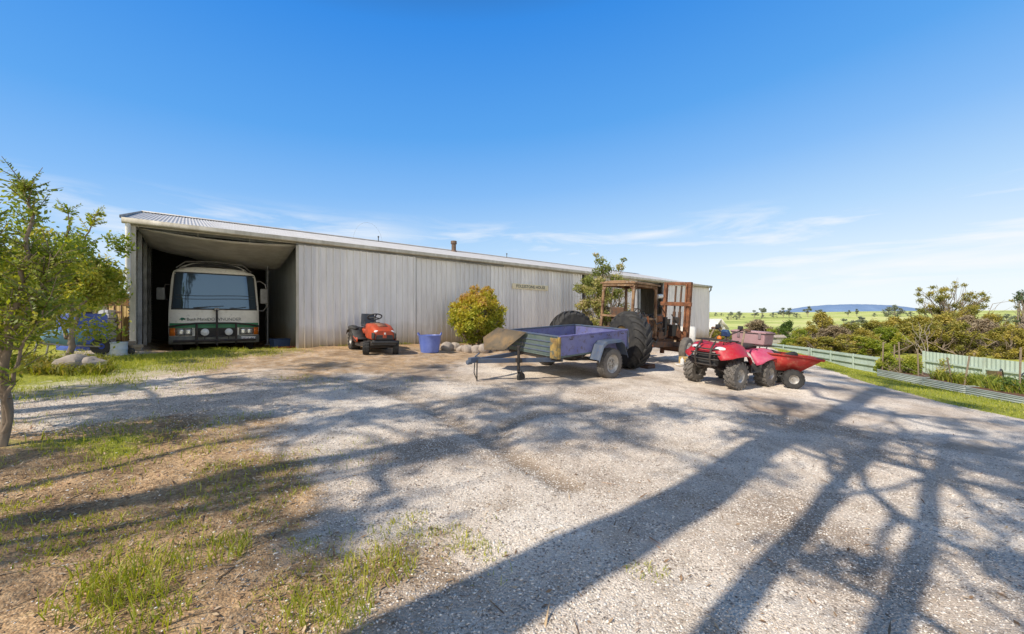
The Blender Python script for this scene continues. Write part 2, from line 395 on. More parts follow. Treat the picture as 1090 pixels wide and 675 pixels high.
mD = N(nt, 'ShaderNodeMix', data_type='RGBA'); L(nt, breakup(ad, .75, 1.15, 7.), mD.inputs[0]); L(nt, mC.outputs[2], mD.inputs[6]); L(nt, mD0.outputs[2], mD.inputs[7])
# grass sward
ng = N(nt, 'ShaderNodeTexNoise', i_Scale=14., i_Detail=10., i_Roughness=.75); L(nt, P, ng.inputs['Vector'])
rg = ramp(nt, [(.3, (.10, .11, .02)), (.5, (.28, .29, .05)), (.7, (.46, .42, .10))]); L(nt, ng.outputs['Fac'], rg.inputs[0])
ng2 = N(nt, 'ShaderNodeTexNoise', i_Scale=.05, i_Detail=6.); L(nt, P, ng2.inputs['Vector'])
rg2 = ramp(nt, [(.35, (.85, .9, .8)), (.65, (1.5, 1.45, 1.1))]); L(nt, ng2.outputs['Fac'], rg2.inputs[0])
mG0 = N(nt, 'ShaderNodeMix', data_type='RGBA', blend_type='MULTIPLY'); mG0.inputs[0].default_value = 1.; L(nt, rg.outputs[0], mG0.inputs[6]); L(nt, rg2.outputs[0], mG0.inputs[7])
# paddocks far away are bright and even
afar = N(nt, 'ShaderNodeAttribute', attribute_name='far')
nh = N(nt, 'ShaderNodeTexNoise', i_Scale=.022, i_Detail=9., i_Roughness=.7); L(nt, P, nh.inputs['Vector'])
rh = ramp(nt, [(.36, (.26, .31, .08)), (.47, (.46, .51, .14)), (.56, (.57, .58, .20)), (.68, (.68, .62, .30))]); L(nt, nh.outputs['Fac'], rh.inputs[0])
mG1 = N(nt, 'ShaderNodeMix', data_type='RGBA'); L(nt, afar.outputs['Fac'], mG1.inputs[0]); L(nt, mG0.outputs[2], mG1.inputs[6]); L(nt, rh.outputs[0], mG1.inputs[7])
mG = N(nt, 'ShaderNodeMix', data_type='RGBA'); L(nt, breakup(ag, .8, 1.15, 9.), mG.inputs[0]); L(nt, mD.outputs[2], mG.inputs[6]); L(nt, mG1.outputs[2], mG.inputs[7])
L(nt, mG.outputs[2], b.inputs['Base Color']); b.inputs['Roughness'].default_value = .95; b.inputs['Specular IOR Level'].default_value = .2
bh = N(nt, 'ShaderNodeMath', operation='SUBTRACT'); L(nt, nd.outputs['Fac'], bh.inputs[0]); L(nt, vo.outputs['Distance'], bh.inputs[1])
bp = N(nt, 'ShaderNodeBump', i_Strength=.55, i_Distance=.014); L(nt, bh.outputs[0], bp.inputs['Height']); L(nt, bp.outputs[0], b.inputs['Normal'])
g = np_mesh('ground', np.stack([GX, GY, GZ], -1), fc, mg, smooth=60)
for nm, arr in (('grass', grs), ('dirt', drt), ('rut', ruts), ('far', sstep(40, 110, np.hypot(GX, GY)))):
    a = g.data.attributes.new(nm, 'FLOAT', 'POINT'); a.data.foreach_set('value', arr.astype(np.float32).ravel())
tag(g, kind='structure')
def gsurf(x, y):
    """height of the modelled sheet, relief included"""
    i = np.clip(np.searchsorted(xs, x) - 1, 0, nx - 2); j = np.clip(np.searchsorted(ys, y) - 1, 0, ny - 2)
    fx = (x - xs[i]) / (xs[i + 1] - xs[i]); fy = (y - ys[j]) / (ys[j + 1] - ys[j])
    return (GZ[j, i] * (1 - fx) + GZ[j, i + 1] * fx) * (1 - fy) + (GZ[j + 1, i] * (1 - fx) + GZ[j + 1, i + 1] * fx) * fy
rng = np.random.default_rng(4)
# ------------------------------------------------------------------ loose stones, litter, grass (uncountable stuff)
def in_view(x, y, m=.08): return (y > .8) & (np.abs(x) < (1.285 + m) * y + .2)
def scatter(n, rmax, power=1.0):
    r = 1.2 + (rmax - 1.2) * rng.random(n) ** power; a = (rng.random(n) - .5) * 2 * math.radians(54)
    return r * np.sin(a), r * np.cos(a)
def stones(name, n, rmax, s0, s1, mat, want, power=1.0):
    x, y = scatter(n, rmax, power); g_, d_, v_ = masks(x, y)
    keep = in_view(x, y) & (rng.random(n) < want(g_, d_)) & (np.hypot(x, y) > 1.3)
    x, y = x[keep], y[keep]; k = len(x); z = gsurf(x, y)
    s = s0 + (s1 - s0) * rng.random(k) ** 2.5
    base = np.array([(1, 0, 0), (0, 1, 0), (-1, 0, 0), (0, -1, 0), (0, 0, 1), (.1, -.1, -1)])
    jit = base[None] * (1 + .9 * (rng.random((k, 6, 1)) - .5)) + .25 * (rng.random((k, 6, 3)) - .5)
    jit *= np.stack([s * (.8 + .5 * rng.random(k)), s * (.6 + .4 * rng.random(k)), s * (.35 + .3 * rng.random(k))], -1)[:, None]
    th = rng.random(k) * 2 * PI; c, sn = np.cos(th), np.sin(th)
    X = jit[..., 0] * c[:, None] - jit[..., 1] * sn[:, None]; Y = jit[..., 0] * sn[:, None] + jit[..., 1] * c[:, None]
    V = np.stack([X + x[:, None], Y + y[:, None], jit[..., 2] + (z + s * .12)[:, None]], -1)
    f = np.array([(0, 1, 4), (1, 2, 4), (2, 3, 4), (3, 0, 4), (1, 0, 5), (2, 1, 5), (3, 2, 5), (0, 3, 5)])
    Fc = (f[None] + (np.arange(k) * 6)[:, None, None]).reshape(-1, 3)
    o = np_mesh(name, V.reshape(-1, 3), Fc, mat, tint=np.repeat(rng.random(k), 8), k=3)
    return tag(o, kind='stuff')
def tint_mat(name, stops, rough=.9):
    m, nt, b = new_mat(name); at = N(nt, 'ShaderNodeAttribute', attribute_name='tint'); r = ramp(nt, stops)
    L(nt, at.outputs['Fac'], r.inputs[0]); L(nt, r.outputs[0], b.inputs['Base Color']); b.inputs['Roughness'].default_value = rough
    b.inputs['Specular IOR Level'].default_value = .25; return m
st = tint_mat('crushed rock', [(0, (.16, .13, .11)), (.17, (.50, .44, .38)), (.6, (.76, .70, .62)), (.9, (.86, .82, .75)), (1, (.6, .44, .32))])
o = stones('gravel_stones', 190000, 7.5, .0028, .0098, st, lambda g_, d_: np.clip(1 - g_ * .9 - d_ * .9, .02, 1), .8)
tag(o, 'loose pale crushed rock strewn over the yard', 'gravel')
def litter(name, n, mat, want, rmax, l0, l1, thin=.32, lift=.01, power=.8):
    x, y = scatter(n, rmax, power); g_, d_, v_ = masks(x, y)
    keep = in_view(x, y) & (rng.random(n) < want(g_, d_)); x, y = x[keep], y[keep]; k = len(x); z = gsurf(x, y) + lift * rng.random(k) + .003
    l = l0 + (l1 - l0) * rng.random(k) ** 1.5; w = l * thin * (.6 + .6 * rng.random(k)); th = rng.random(k) * 2 * PI
    d = np.stack([np.cos(th), np.sin(th), (rng.random(k) - .4) * .7], -1); p = np.stack([-np.sin(th), np.cos(th), (rng.random(k) - .5) * .9], -1)
    c = np.stack([x, y, z], -1)
    V = np.stack([c - d * l[:, None] / 2, c + p * w[:, None] / 2, c + d * l[:, None] / 2, c - p * w[:, None] / 2], 1)
    o = np_mesh(name, V.reshape(-1, 3), np.arange(k * 4), mat, tint=rng.random(k)); return tag(o, kind='stuff')
lm = tint_mat('dry leaves', [(0, (.15, .09, .05)), (.4, (.36, .23, .13)), (.7, (.5, .36, .21)), (.9, (.62, .5, .35)), (1, (.45, .2, .1))])
o = litter('leaf_litter', 42000, lm, lambda g_, d_: .06 + .94 * d_ * (1 - g_ * .7), 8.5, .012, .05); tag(o, 'dry brown leaves and bark scraps over the dirt', 'leaf litter')
o = litter('fallen_twigs', 1300, lm, lambda g_, d_: .35 + .6 * d_, 8., .05, .24, thin=.05, lift=.006); tag(o, 'thin dry twigs lying on the yard', 'twigs')

def blades(x, y, h, w, lean, seg=2):
    """curved grass blades, two quads each"""
    k = len(x); z = gsurf(x, y); th = rng.random(k) * 2 * PI; ph = rng.random(k) * 2 * PI
    d = np.stack([np.cos(th), np.sin(th)], -1) * (lean * (.3 + rng.random(k)))[:, None]
    side = np.stack([np.cos(ph), np.sin(ph), np.zeros(k)], -1) * (w / 2)[:, None]
    b0 = np.stack([x, y, z - .01], -1)
    b1 = b0 + np.stack([d[:, 0] * .35 * h, d[:, 1] * .35 * h, .6 * h], -1)
    b2 = b0 + np.stack([d[:, 0] * h, d[:, 1] * h, (1 - .25 * np.clip(lean, 0, 1.5)) * h], -1)
    V = np.stack([b0 - side, b0 + side, b1 - side * .8, b1 + side * .8, b2 - side * .15, b2 + side * .15], 1)
    f = np.array([(0, 1, 3, 2), (2, 3, 5, 4)]); Fc = (f[None] + (np.arange(k) * 6)[:, None, None]).reshape(-1, 4)
    return V.reshape(-1, 3), Fc, k
gm = leaf_mat('grass blades', [(0, (.12, .15, .02)), (.4, (.29, .33, .04)), (.75, (.48, .47, .07)), (1, (.62, .53, .19))], .4)
bx, by, bh, bw = [], [], [], []
def sprinkle(x, y, h, w): bx.append(x); by.append(y); bh.append(h); bw.append(w)
# lawn and weeds on the left
n = 240000; x = -14 + 13 * rng.random(n); y = 2.6 + 11.5 * rng.random(n)
g_, d_, v_ = masks(x, y); pat = fbm(x * 1.7, y * 1.7, 91)
dens = g_ * sstep(.30, .55, pat)
ss = (x - AX) * UX + (y - AY) * UY; tt = (x - AX) * VX + (y - AY) * VY
kp = in_view(x, y) & (rng.random(n) < dens) & ~((ss > -.1) & (tt > -.3)); x, y = x[kp], y[kp]
sprinkle(x, y, .035 + .085 * rng.random(len(x)) ** 1.6 * (.6 + .9 * fbm(x * 2, y * 2, 17)), .004 + .005 * rng.random(len(x)))
# sparse blades in the dirt
n = 90000; x, y = scatter(n, 8, .75); g_, d_, v_ = masks(x, y); kp = in_view(x, y) & (rng.random(n) < d_ * sstep(.42, .62, fbm(x * 2.2, y * 2.2, 40))); x, y = x[kp], y[kp]
sprinkle(x, y, .02 + .06 * rng.random(len(x)) ** 2, .003 + .004 * rng.random(len(x)))
# tufts
for i, (tx, ty) in enumerate(TUFTS):
    big = i in (0, 1, 2, 3, 4, 7, 6); k = 210 if big else int(70 + 60 * rng.random()); r = (.16 if big else .1) * np.sqrt(rng.random(k)); a = rng.random(k) * 2 * PI
    sprinkle(tx + r * np.cos(a) * 1.3, ty + r * np.sin(a), (.10 if big else .04) * (.4 + .9 * rng.random(k)), .003 + .005 * rng.random(k))
# verge by the garden beds
n = 70000; x = 8 + 13 * rng.random(n); y = 5 + 22 * rng.random(n); g_, d_, v_ = masks(x, y); kp = in_view(x, y) & (rng.random(n) < v_ * .8); x, y = x[kp], y[kp]
sprinkle(x, y, .03 + .06 * rng.random(len(x)), .008 + .008 * rng.random(len(x)))
# foot of the shed wall
n = 2600; s_ = 3.4 + 9 * rng.random(n); t_ = -.02 - .18 * rng.random(n) ** 2; kp = rng.random(n) < sstep(.5, .7, fbm(s_ * 1.3, t_ * 0, 21)); s_, t_ = s_[kp], t_[kp]
sprinkle(AX + UX * s_ + VX * t_, AY + UY * s_ + VY * t_, .03 + .08 * rng.random(len(s_)), .006 + .004 * rng.random(len(s_)))
x, y, h, w = map(np.concatenate, (bx, by, bh, bw))
V, Fc, k = blades(x, y, h, w, .35 + .75 * rng.random(len(x)))
tn = np.clip(.55 * rng.random(k) + .6 * fbm(x * .9, y * .9, 61) - .05, 0, 1)
o = np_mesh('grass', V, Fc, gm, tint=np.repeat(tn, 2)); tag(o, 'short green and yellow grass at the edges of the yard', 'grass', kind='stuff')
# ------------------------------------------------------------------ the shed
EAVE, RISE, RIDGE_T, LEN = 3.645, 1.27, 5.5, 27.8
def zinc(name, base, dark, metal=.35, rough=.42):
    m, nt, b = new_mat(name); tc = N(nt, 'ShaderNodeTexCoord')
    mp = N(nt, 'ShaderNodeMapping'); mp.inputs['Scale'].default_value = (1., 1., .12); L(nt, tc.outputs['Object'], mp.inputs[0])
    n1 = N(nt, 'ShaderNodeTexNoise', i_Scale=6., i_Detail=9., i_Roughness=.7); L(nt, mp.outputs[0], n1.inputs['Vector'])
    r1 = ramp(nt, [(.34, 0), (.66, 1)]); L(nt, n1.outputs['Fac'], r1.inputs[0])
    mx = N(nt, 'ShaderNodeMix', data_type='RGBA'); mx.inputs[6].default_value = c4(base); mx.inputs[7].default_value = c4(dark); L(nt, r1.outputs[0], mx.inputs[0])
    # sheet to sheet tone, rust streaks, then a yellow-brown splash stain low on the wall
    sx = N(nt, 'ShaderNodeSeparateXYZ'); L(nt, tc.outputs['Object'], sx.inputs[0])
    dvx = N(nt, 'ShaderNodeMath', operation='DIVIDE'); L(nt, sx.outputs['X'], dvx.inputs[0]); dvx.inputs[1].default_value = .762
    fl = N(nt, 'ShaderNodeMath', operation='FLOOR'); L(nt, dvx.outputs[0], fl.inputs[0])
    wn = N(nt, 'ShaderNodeTexWhiteNoise', noise_dimensions='1D'); L(nt, fl.outputs[0], wn.inputs['W'])
    rw_ = ramp(nt, [(0, (.84, .84, .85)), (1, (1.06, 1.05, 1.03))]); L(nt, wn.outputs['Value'], rw_.inputs[0])
    ms = N(nt, 'ShaderNodeMix', data_type='RGBA', blend_type='MULTIPLY'); ms.inputs[0].default_value = 1.; L(nt, mx.outputs[2], ms.inputs[6]); L(nt, rw_.outputs[0], ms.inputs[7])
    mp2 = N(nt, 'ShaderNodeMapping'); mp2.inputs['Scale'].default_value = (1., 1., .05); L(nt, tc.outputs['Object'], mp2.inputs[0])
    n4 = N(nt, 'ShaderNodeTexNoise', i_Scale=16., i_Detail=6., i_Roughness=.7); L(nt, mp2.outputs[0], n4.inputs['Vector'])
    r4 = ramp(nt, [(.60, 0), (.74, .55)]); L(nt, n4.outputs['Fac'], r4.inputs[0])
    mx = N(nt, 'ShaderNodeMix', data_type='RGBA'); L(nt, r4.outputs[0], mx.inputs[0]); L(nt, ms.outputs[2], mx.inputs[6]); mx.inputs[7].default_value = (.33, .27, .2, 1)
    gx = N(nt, 'ShaderNodeMath', operation='MULTIPLY_ADD'); L(nt, sx.outputs['X'], gx.inputs[0]); gx.inputs[1].default_value = .0209; gx.inputs[2].default_value = -.79
    hz = N(nt, 'ShaderNodeMath', operation='ADD'); L(nt, sx.outputs['Z'], hz.inputs[0]); L(nt, gx.outputs[0], hz.inputs[1])
    n2 = N(nt, 'ShaderNodeTexNoise', i_Scale=1.3, i_Detail=5.); L(nt, tc.outputs['Object'], n2.inputs['Vector'])
    sc = N(nt, 'ShaderNodeMath', operation='MULTIPLY'); L(nt, n2.outputs['Fac'], sc.inputs[0]); sc.inputs[1].default_value = 1.25
    dv = N(nt, 'ShaderNodeMath', operation='DIVIDE'); L(nt, hz.outputs[0], dv.inputs[0]); L(nt, sc.outputs[0], dv.inputs[1])
    rs = ramp(nt, [(0, .8), (.35, .45), (1, 0)]); L(nt, dv.outputs[0], rs.inputs[0])
    m2 = N(nt, 'ShaderNodeMix', data_type='RGBA'); L(nt, rs.outputs[0], m2.inputs[0]); L(nt, mx.outputs[2], m2.inputs[6]); m2.inputs[7].default_value = (.36, .25, .09, 1)
    L(nt, m2.outputs[2], b.inputs['Base Color']); b.inputs['Metallic'].default_value = metal
    rr = ramp(nt, [(0, rough), (1, rough + .2)]); L(nt, r1.outputs[0], rr.inputs[0]); L(nt, rr.outputs[0], b.inputs['Roughness'])
    n3 = N(nt, 'ShaderNodeTexNoise', i_Scale=1.8, i_Detail=3.); L(nt, tc.outputs['Object'], n3.inputs['Vector'])
    bp = N(nt, 'ShaderNodeBump', i_Strength=.25, i_Distance=.03); L(nt, n3.outputs['Fac'], bp.inputs['Height']); L(nt, bp.outputs[0], b.inputs['Normal'])
    return m
M['zinc'] = zinc('weathered ribbed steel', (.88, .86, .83), (.72, .70, .68), .0, .5)
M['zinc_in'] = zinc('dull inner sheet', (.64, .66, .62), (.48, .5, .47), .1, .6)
M['roof'] = surf('galvanised roof', (.58, .57, .55), (.44, .43, .42), 3, rough=.55, metal=.1, col3=(.3, .2, .13), scale3=9, amt3=.35)
M['cream'] = surf('cream trim', (.55, .52, .44), (.38, .35, .28), 5, rough=.6, stretch=(1, 1, .3))
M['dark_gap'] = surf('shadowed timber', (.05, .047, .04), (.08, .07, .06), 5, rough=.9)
M['purlin'] = surf('galvanised section', (.3, .31, .31), (.2, .2, .2), 5, rough=.5, metal=.4)
ang_u = math.atan2(UY, UX)
S = thing('farm_shed', 'long grey ribbed steel farm shed with an open vehicle bay at its left end', 'shed', (AX, AY, 0), ang_u)
def gs(s, t=0.): p = shed(s, t); return gz(p.x, p.y)
def ribbed(s0, s1, z1, y=0., pitch=.19, step=None, depth=.046):
    m = MB(); pts = []; s = s0
    prof = [(0, 0), (.128, 0), (.143, -depth), (.172, -depth)]
    while s < s1 - 1e-4:
        for dx, dy in prof:
            if s + dx < s1: pts.append((s + dx, y + dy))
        s += pitch
    pts.append((s1, y))
    rows = []
    for z in np.linspace(0, 1, 5):
        rows.append([(px, py + .004 * math.sin(px * 3 + z * 5), (gs(px) - .06) * (1 - z) + z1 * z) for px, py in pts])
    return m.grid(rows)
ribbed(6.72, 15.15, EAVE - .02, .03).build('wall', M['zinc'], S, smooth=25)
ribbed(22.3, LEN, EAVE - .02, .03).build('wall', M['zinc'], S, smooth=25)
ribbed(15.45, 19.7, EAVE - .02, .10).build('wall', M['zinc'], S, smooth=25)
dr = ribbed(3.36, 6.82, EAVE - .14, -.05).build('sliding_door', M['zinc'], S, smooth=25)
m = MB(); m.bar((3.33, -.06, gs(3.36) - .02), (3.33, -.06, EAVE - .16), .05, .07, (1, 0, 0)); m.build('door_edge', M['cream'], dr, bevel=.006)
m = MB(); m.bar((3.3, -.03, EAVE - .115), (10.5, -.03, EAVE - .115), .07, .05); m.build('door_track', M['purlin'], S, bevel=.004)
# frame
m = MB(); m.bar((.07, .0, gs(.05) - .05), (.07, .0, EAVE - .06), .13, .10, (1, 0, 0)); m.build('corner_post', M['cream'], S, bevel=.006)
for s_ in (15.3, 19.8, 22.2):
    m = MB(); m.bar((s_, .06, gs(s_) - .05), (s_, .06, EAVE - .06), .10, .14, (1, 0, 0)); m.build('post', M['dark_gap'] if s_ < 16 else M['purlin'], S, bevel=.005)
# left wall (horizontal corrugations) and partition, back wall
def wall_t(s, t0, t1, vertical, name, mat, ztop=None):
    m = MB(); P = []
    if vertical:
        k = int((t1 - t0) / .19)
        for i in range(k * 4 + 1):
            t = t0 + (t1 - t0) * i / (k * 4); d = (0, 0, -.024, -.024)[i % 4]
            P.append([(s + d, t, gs(max(s, 0)) - .1), (s + d, t, EAVE + RISE * min(t, 11 - t) / RIDGE_T - .03)])
    else:
        for t in np.linspace(t0, t1, 6):
            top = EAVE + RISE * min(t, 11 - t) / RIDGE_T - .03
            P.append([(s + .016 * math.sin(i * PI / 2), t, gs(.2) - .1 + (top - gs(.2) + .1) * i / 160) for i in range(161)])
    return m.grid(P).build(name, mat, S, smooth=50)
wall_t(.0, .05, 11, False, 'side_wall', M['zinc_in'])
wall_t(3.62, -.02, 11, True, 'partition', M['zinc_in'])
wall_t(LEN, .03, 11, True, 'side_wall', M['zinc'])
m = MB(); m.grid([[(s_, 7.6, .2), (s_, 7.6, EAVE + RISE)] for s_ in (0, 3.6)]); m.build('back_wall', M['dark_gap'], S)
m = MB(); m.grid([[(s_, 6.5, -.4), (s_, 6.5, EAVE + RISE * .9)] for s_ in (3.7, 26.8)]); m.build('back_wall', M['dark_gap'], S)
for t_ in (.95, 2.6, 4.2):
    m = MB(); m.bar((.12, t_, gs(.1)), (.12, t_, EAVE), .08, .08, (1, 0, 0)); m.build('inner_post', M['purlin'], S, bevel=.004)
for t_ in (.25, 1.4, 2.6, 3.8, 5.0):
    m = MB(); m.bar((.02, t_, EAVE + RISE * t_ / RIDGE_T - .12), (LEN - .05, t_, EAVE + RISE * t_ / RIDGE_T - .12), .06, .15); m.build('purlin', M['purlin'], S)
for s_ in (3.55, 15.3, 19.8, 22.3):
    m = MB(); m.bar((s_, .1, EAVE - .25), (s_, RIDGE_T, EAVE + RISE - .3), .1, .2); m.build('rafter', M['purlin'], S)
# roof sheets
def roof(t0, t1, f):
    m = MB(); n = int(LEN / .076) * 6; P0 = []
    s = np.linspace(-.12, LEN + .12, n)
    rows = [[(a, t, f(t) + .010 * math.sin(2 * PI * a / .076)) for a in s] for t in np.linspace(t0, t1, 4)]
    return m.grid(rows)
roof(-.14, RIDGE_T, lambda t: EAVE + .045 + RISE * t / RIDGE_T).build('roof', M['roof'], S, smooth=60)
roof(RIDGE_T, 11.1, lambda t: EAVE + .045 + RISE * (2 - t / RIDGE_T)).build('roof', M['roof'], S, smooth=60)
m = MB()
m.grid([[(a, RIDGE_T - .22, EAVE + .075 + RISE * (1 - .22 / RIDGE_T)), (a, RIDGE_T - .04, EAVE + .09 + RISE), (a, RIDGE_T + .04, EAVE + .09 + RISE), (a, RIDGE_T + .22, EAVE + .075 + RISE * (1 - .22 / RIDGE_T))] for a in np.linspace(-.14, LEN + .14, 12)])
m.build('ridge_cap', M['roof'], S, solid=.006)
m = MB()
g_prof = [(-.17, .05), (-.185, .05), (-.19, -.04), (-.17, -.06), (-.07, -.06), (-.062, .035)]
m.grid([[(a, y_, EAVE - .02 + z_) for y_, z_ in g_prof] for a in np.linspace(-.1, LEN + .1, 15)]); m.build('gutter', M['cream'], S, solid=.006)
m = MB(); m.bar((0, -.03, EAVE - .06), (LEN, -.03, EAVE - .06), .03, .11); m.build('fascia', M['cream'], S)
m = MB()
for d in (-1,):
    m.prism([(-.14, EAVE + .02), (RIDGE_T, EAVE + .02 + RISE), (RIDGE_T, EAVE + .09 + RISE), (-.14, EAVE + .085)], -.135, -.115, 'x')
m.build('barge_flashing', M['purlin'], S)
# down pipe at the left corner
m = MB(); m.tube([(-.35, .9, EAVE - 1.63), (.0, .1, EAVE - 1.50), (.0, -.09, EAVE - 1.45), (.0, -.115, EAVE - 1.3), (.0, -.125, EAVE - .08)], .045, 12); m.build('downpipe', M['white'], S)
m = MB(); m.tube([(LEN + .05, -.12, EAVE - .06), (LEN + .05, -.1, EAVE - .25), (LEN + .03, .02, EAVE - .38), (LEN + .03, .05, 0.)], .045, 12); m.build('downpipe', M['purlin'], S)
# flue
fs = 11.05; fz = EAVE + RISE * 4.6 / RIDGE_T
m = MB(); m.cyl((fs, 4.6, fz - .1), (fs, 4.6, fz + .42), .11); m.cyl((fs, 4.6, fz + .42), (fs, 4.6, fz + .44), .15); m.cyl((fs, 4.6, fz + .44), (fs, 4.6, fz + .56), .145); m.cyl((fs, 4.6, fz - .02), (fs, 4.6, fz + .1), .2, .12)
m.build('flue', surf('brown flue', (.2, .13, .09), (.12, .08, .06), 8, rough=.6, metal=.3), S)
for s_ in (7.6, 14.9):
    m = MB(); m.cyl((s_, 5.3, EAVE + RISE - .05), (s_, 5.3, EAVE + RISE + .22), .018, n=6); m.ball((s_, 5.3, EAVE + RISE + .22), .04, 8, 5); m.build('roof_finial', M['dark_steel'], S)
m = MB(); m.tube([(7.0 + .62 * math.cos(a), 4.9, EAVE + RISE * .87 + .85 * math.sin(a)) for a in np.linspace(-.1, PI + .1, 20)], .003, 5); m.build('wire_hoop', M['purlin'], S)
# painted name board
sb = thing('name_board', 'cream painted name board fixed high on the grey ribbed wall', 'sign', tuple(shed(10.94, -.03, EAVE - .86)), ang_u)
m = MB(); m.box((.98, 0, 0), (1.96, .03, .21)); m.build('board', surf('cream sign paint', (.88, .80, .56), (.74, .64, .42), 6, rough=.6), sb, bevel=.004)
text_mesh('lettering', 'FOLLESTONE HOUSE', .17, M['ink'], sb, Matrix.Translation((.98, -.018, .0)) @ Matrix.Rotation(PI / 2, 4, 'X'), bold=.002)
# tarpaulin slung under the roof of the bay
def tarp(u, v):
    s_ = .15 + 3.2 * u; t_ = .12 + 2.9 * v
    z = EAVE - .12 + .10 * v - .34 * math.sin(PI * u) * (.25 + .5 * v) - .12 * v + .02 * math.sin(u * 17 + v * 3) * v - .42 * v * u * u
    return (s_, t_, z)
tp = thing('tarpaulin', 'grey tarpaulin slung beneath the roof of the open bay', 'tarpaulin', (AX, AY, 0), ang_u)
m = MB(); m.grid([[tarp(u, v) for v in np.linspace(0, 1, 14)] for u in np.linspace(0, 1, 26)]); m.build('sheet', surf('grey tarp', (.66, .64, .60), (.5, .48, .45), 3, rough=.7, bump=.3, bscale=9), tp, solid=.004)
for u in (0, .33, .66, 1): m = MB(); p = tarp(u, 0); m.cyl(p, (p[0], p[1] + .02, EAVE + .01), .006, n=5); m.build('tie_rope', M['white'], tp)
# clutter in the bay
pl = thing('support_pole', 'thin grey steel pole standing beside the bus in the bay', 'pole', tuple(shed(2.98, 2.5, gs(2.98))), ang_u)
m = MB(); m.cyl((0, 0, 0), (0, 0, 2.95), .028, n=10); m.box((0, 0, .01), (.15, .15, .02)); m.build('pole', M['purlin'], pl)
bxm = surf('blue storage plastic', (.03, .06, .14), (.05, .08, .15), 5, rough=.5)
for s_, t_, c_, l_, d_ in ((3.1, 1.1, bxm, 'low dark blue lidded tub on the bay floor by the partition', (.42, .34, .22)), (3.2, .55, M['red_cart'], 'flat dull red mat folded on the floor at the bay mouth', (.55, .4, .04))):
    o = thing('storage_tub' if c_ is bxm else 'folded_mat', l_, 'tub' if c_ is bxm else 'mat', tuple(shed(s_, t_, gs(s_))), ang_u + .2)
    m = MB(); m.box((0, 0, d_[2] / 2), d_, taper=(1.08, 1.08)); m.build('body', c_, o, bevel=.02)
    if c_ is bxm:
        m = MB(); m.box((0, 0, d_[2] + .012), (d_[0] * 1.13, d_[1] * 1.13, .03)); m.build('lid', c_, o, bevel=.01)

# ------------------------------------------------------------------ the bus in the bay
M['bus'] = surf('cream bus paint', (.86, .82, .72), (.74, .7, .61), 3, rough=.35, col3=(.36, .32, .26), scale3=11, amt3=.5)
M['green'] = surf('green stripe', (.03, .2, .08), (.06, .26, .12), 6, rough=.4)
M['bumper'] = surf('grey bumper', (.2, .2, .17), (.12, .12, .11), 7, rough=.55)
gl, nt, b = new_mat('windscreen glass'); b.inputs['Base Color'].default_value = (.035, .045, .055, 1); b.inputs['Roughness'].default_value = .04; b.inputs['Specular IOR Level'].default_value = 1.0; b.inputs['IOR'].default_value = 1.62; b.inputs['Specular Tint'].default_value = (.42, .68, 1, 1)
M['glass'] = gl
q = shed(1.63, 1.43)
B = thing('bus', 'cream and green small bus with black bull bar parked nose out in the shed bay', 'bus', (q.x, q.y, gz(q.x, q.y) - .02), math.atan2(-VY, -VX)); B.scale.z = 1.05
def hw(z):                 # half width of the bus at height z
    return float(np.interp(z, [.26, .5, .8, 1.2, 2.0, 2.12, 2.2, 2.24], [.97, 1.0, 1.01, 1.0, .945, .9, .78, .55]))
def fx(y, z):              # nose of the bus
    w = hw(z); return -.11 * max(0, (z - 1.1) / 1.1) ** 1.4 - .16 * min(1, abs(y) / w) ** 7 - .03 * max(0, .5 - z) - .12 * max(0, (z - 2.05) / .2) ** 2
zz = [.26, .36, .47, .57, .67, .79, .95, 1.13, 1.3, 1.5, 1.7, 1.9, 2.05, 2.12, 2.18, 2.22, 2.24]
uu = [-1, -.985, -.95, -.9, -.8, -.6, -.3, 0, .3, .6, .8, .9, .95, .985, 1]
m = MB(); m.grid([[(fx(u * hw(z), z), u * hw(z), z) for u in uu] for z in zz])
ring = [(hw(z), z) for z in zz] + [(u * hw(2.24), 2.24 + .03 * (1 - (u) ** 2)) for u in (.6, 0, -.6)] + [(-hw(z), z) for z in zz[::-1]]
m.loft([[(fx(y, min(z, 2.24)) if k == 0 else xk, y, z) for y, z in ring] for k, xk in enumerate((0, -.6, -2.5, -5.9))], caps=False, closed=True)
m.grid([[(-5.9, u * hw(z), z) for u in (-1, 1)] for z in zz])
bd = m.build('body', M['bus'], B, smooth=50)
def patch(z0, z1, y0, y1, off, n=8, k=6, yt=None):
    """a panel following the nose; yt scales the half width at the top"""
    rows = []
    for i in range(k + 1):
        z = z0 + (z1 - z0) * i / k; a, c = (y0, y1) if yt is None else (y0 + (yt[0] - y0) * i / k, y1 + (yt[1] - y1) * i / k)
        rows.append([(fx(a + (c - a) * j / n, z) + off, a + (c - a) * j / n, z) for j in range(n + 1)])
    return MB().grid(rows)
fr = patch(1.13, 2.09, -.955, .955, .006, 24, 8, (-.885, .885)).build('windscreen', M['black'], B)
patch(1.165, 2.055, -.925, .925, .014, 24, 8, (-.86, .86)).build('pane', M['glass'], fr)
patch(.665, .79, -.985, .985, .005, 30, 2).build('green_stripe', M['green'], B)
patch(.46, .665, -.46, .46, .006, 6, 2).build('grille', M['black'], B)
m = MB()
for z in (.50, .54, .58, .62): m.bar((.012, -.45, z), (.012, .45, z), .012, .012)
m.build('grille_bar', M['dark_steel'], B)
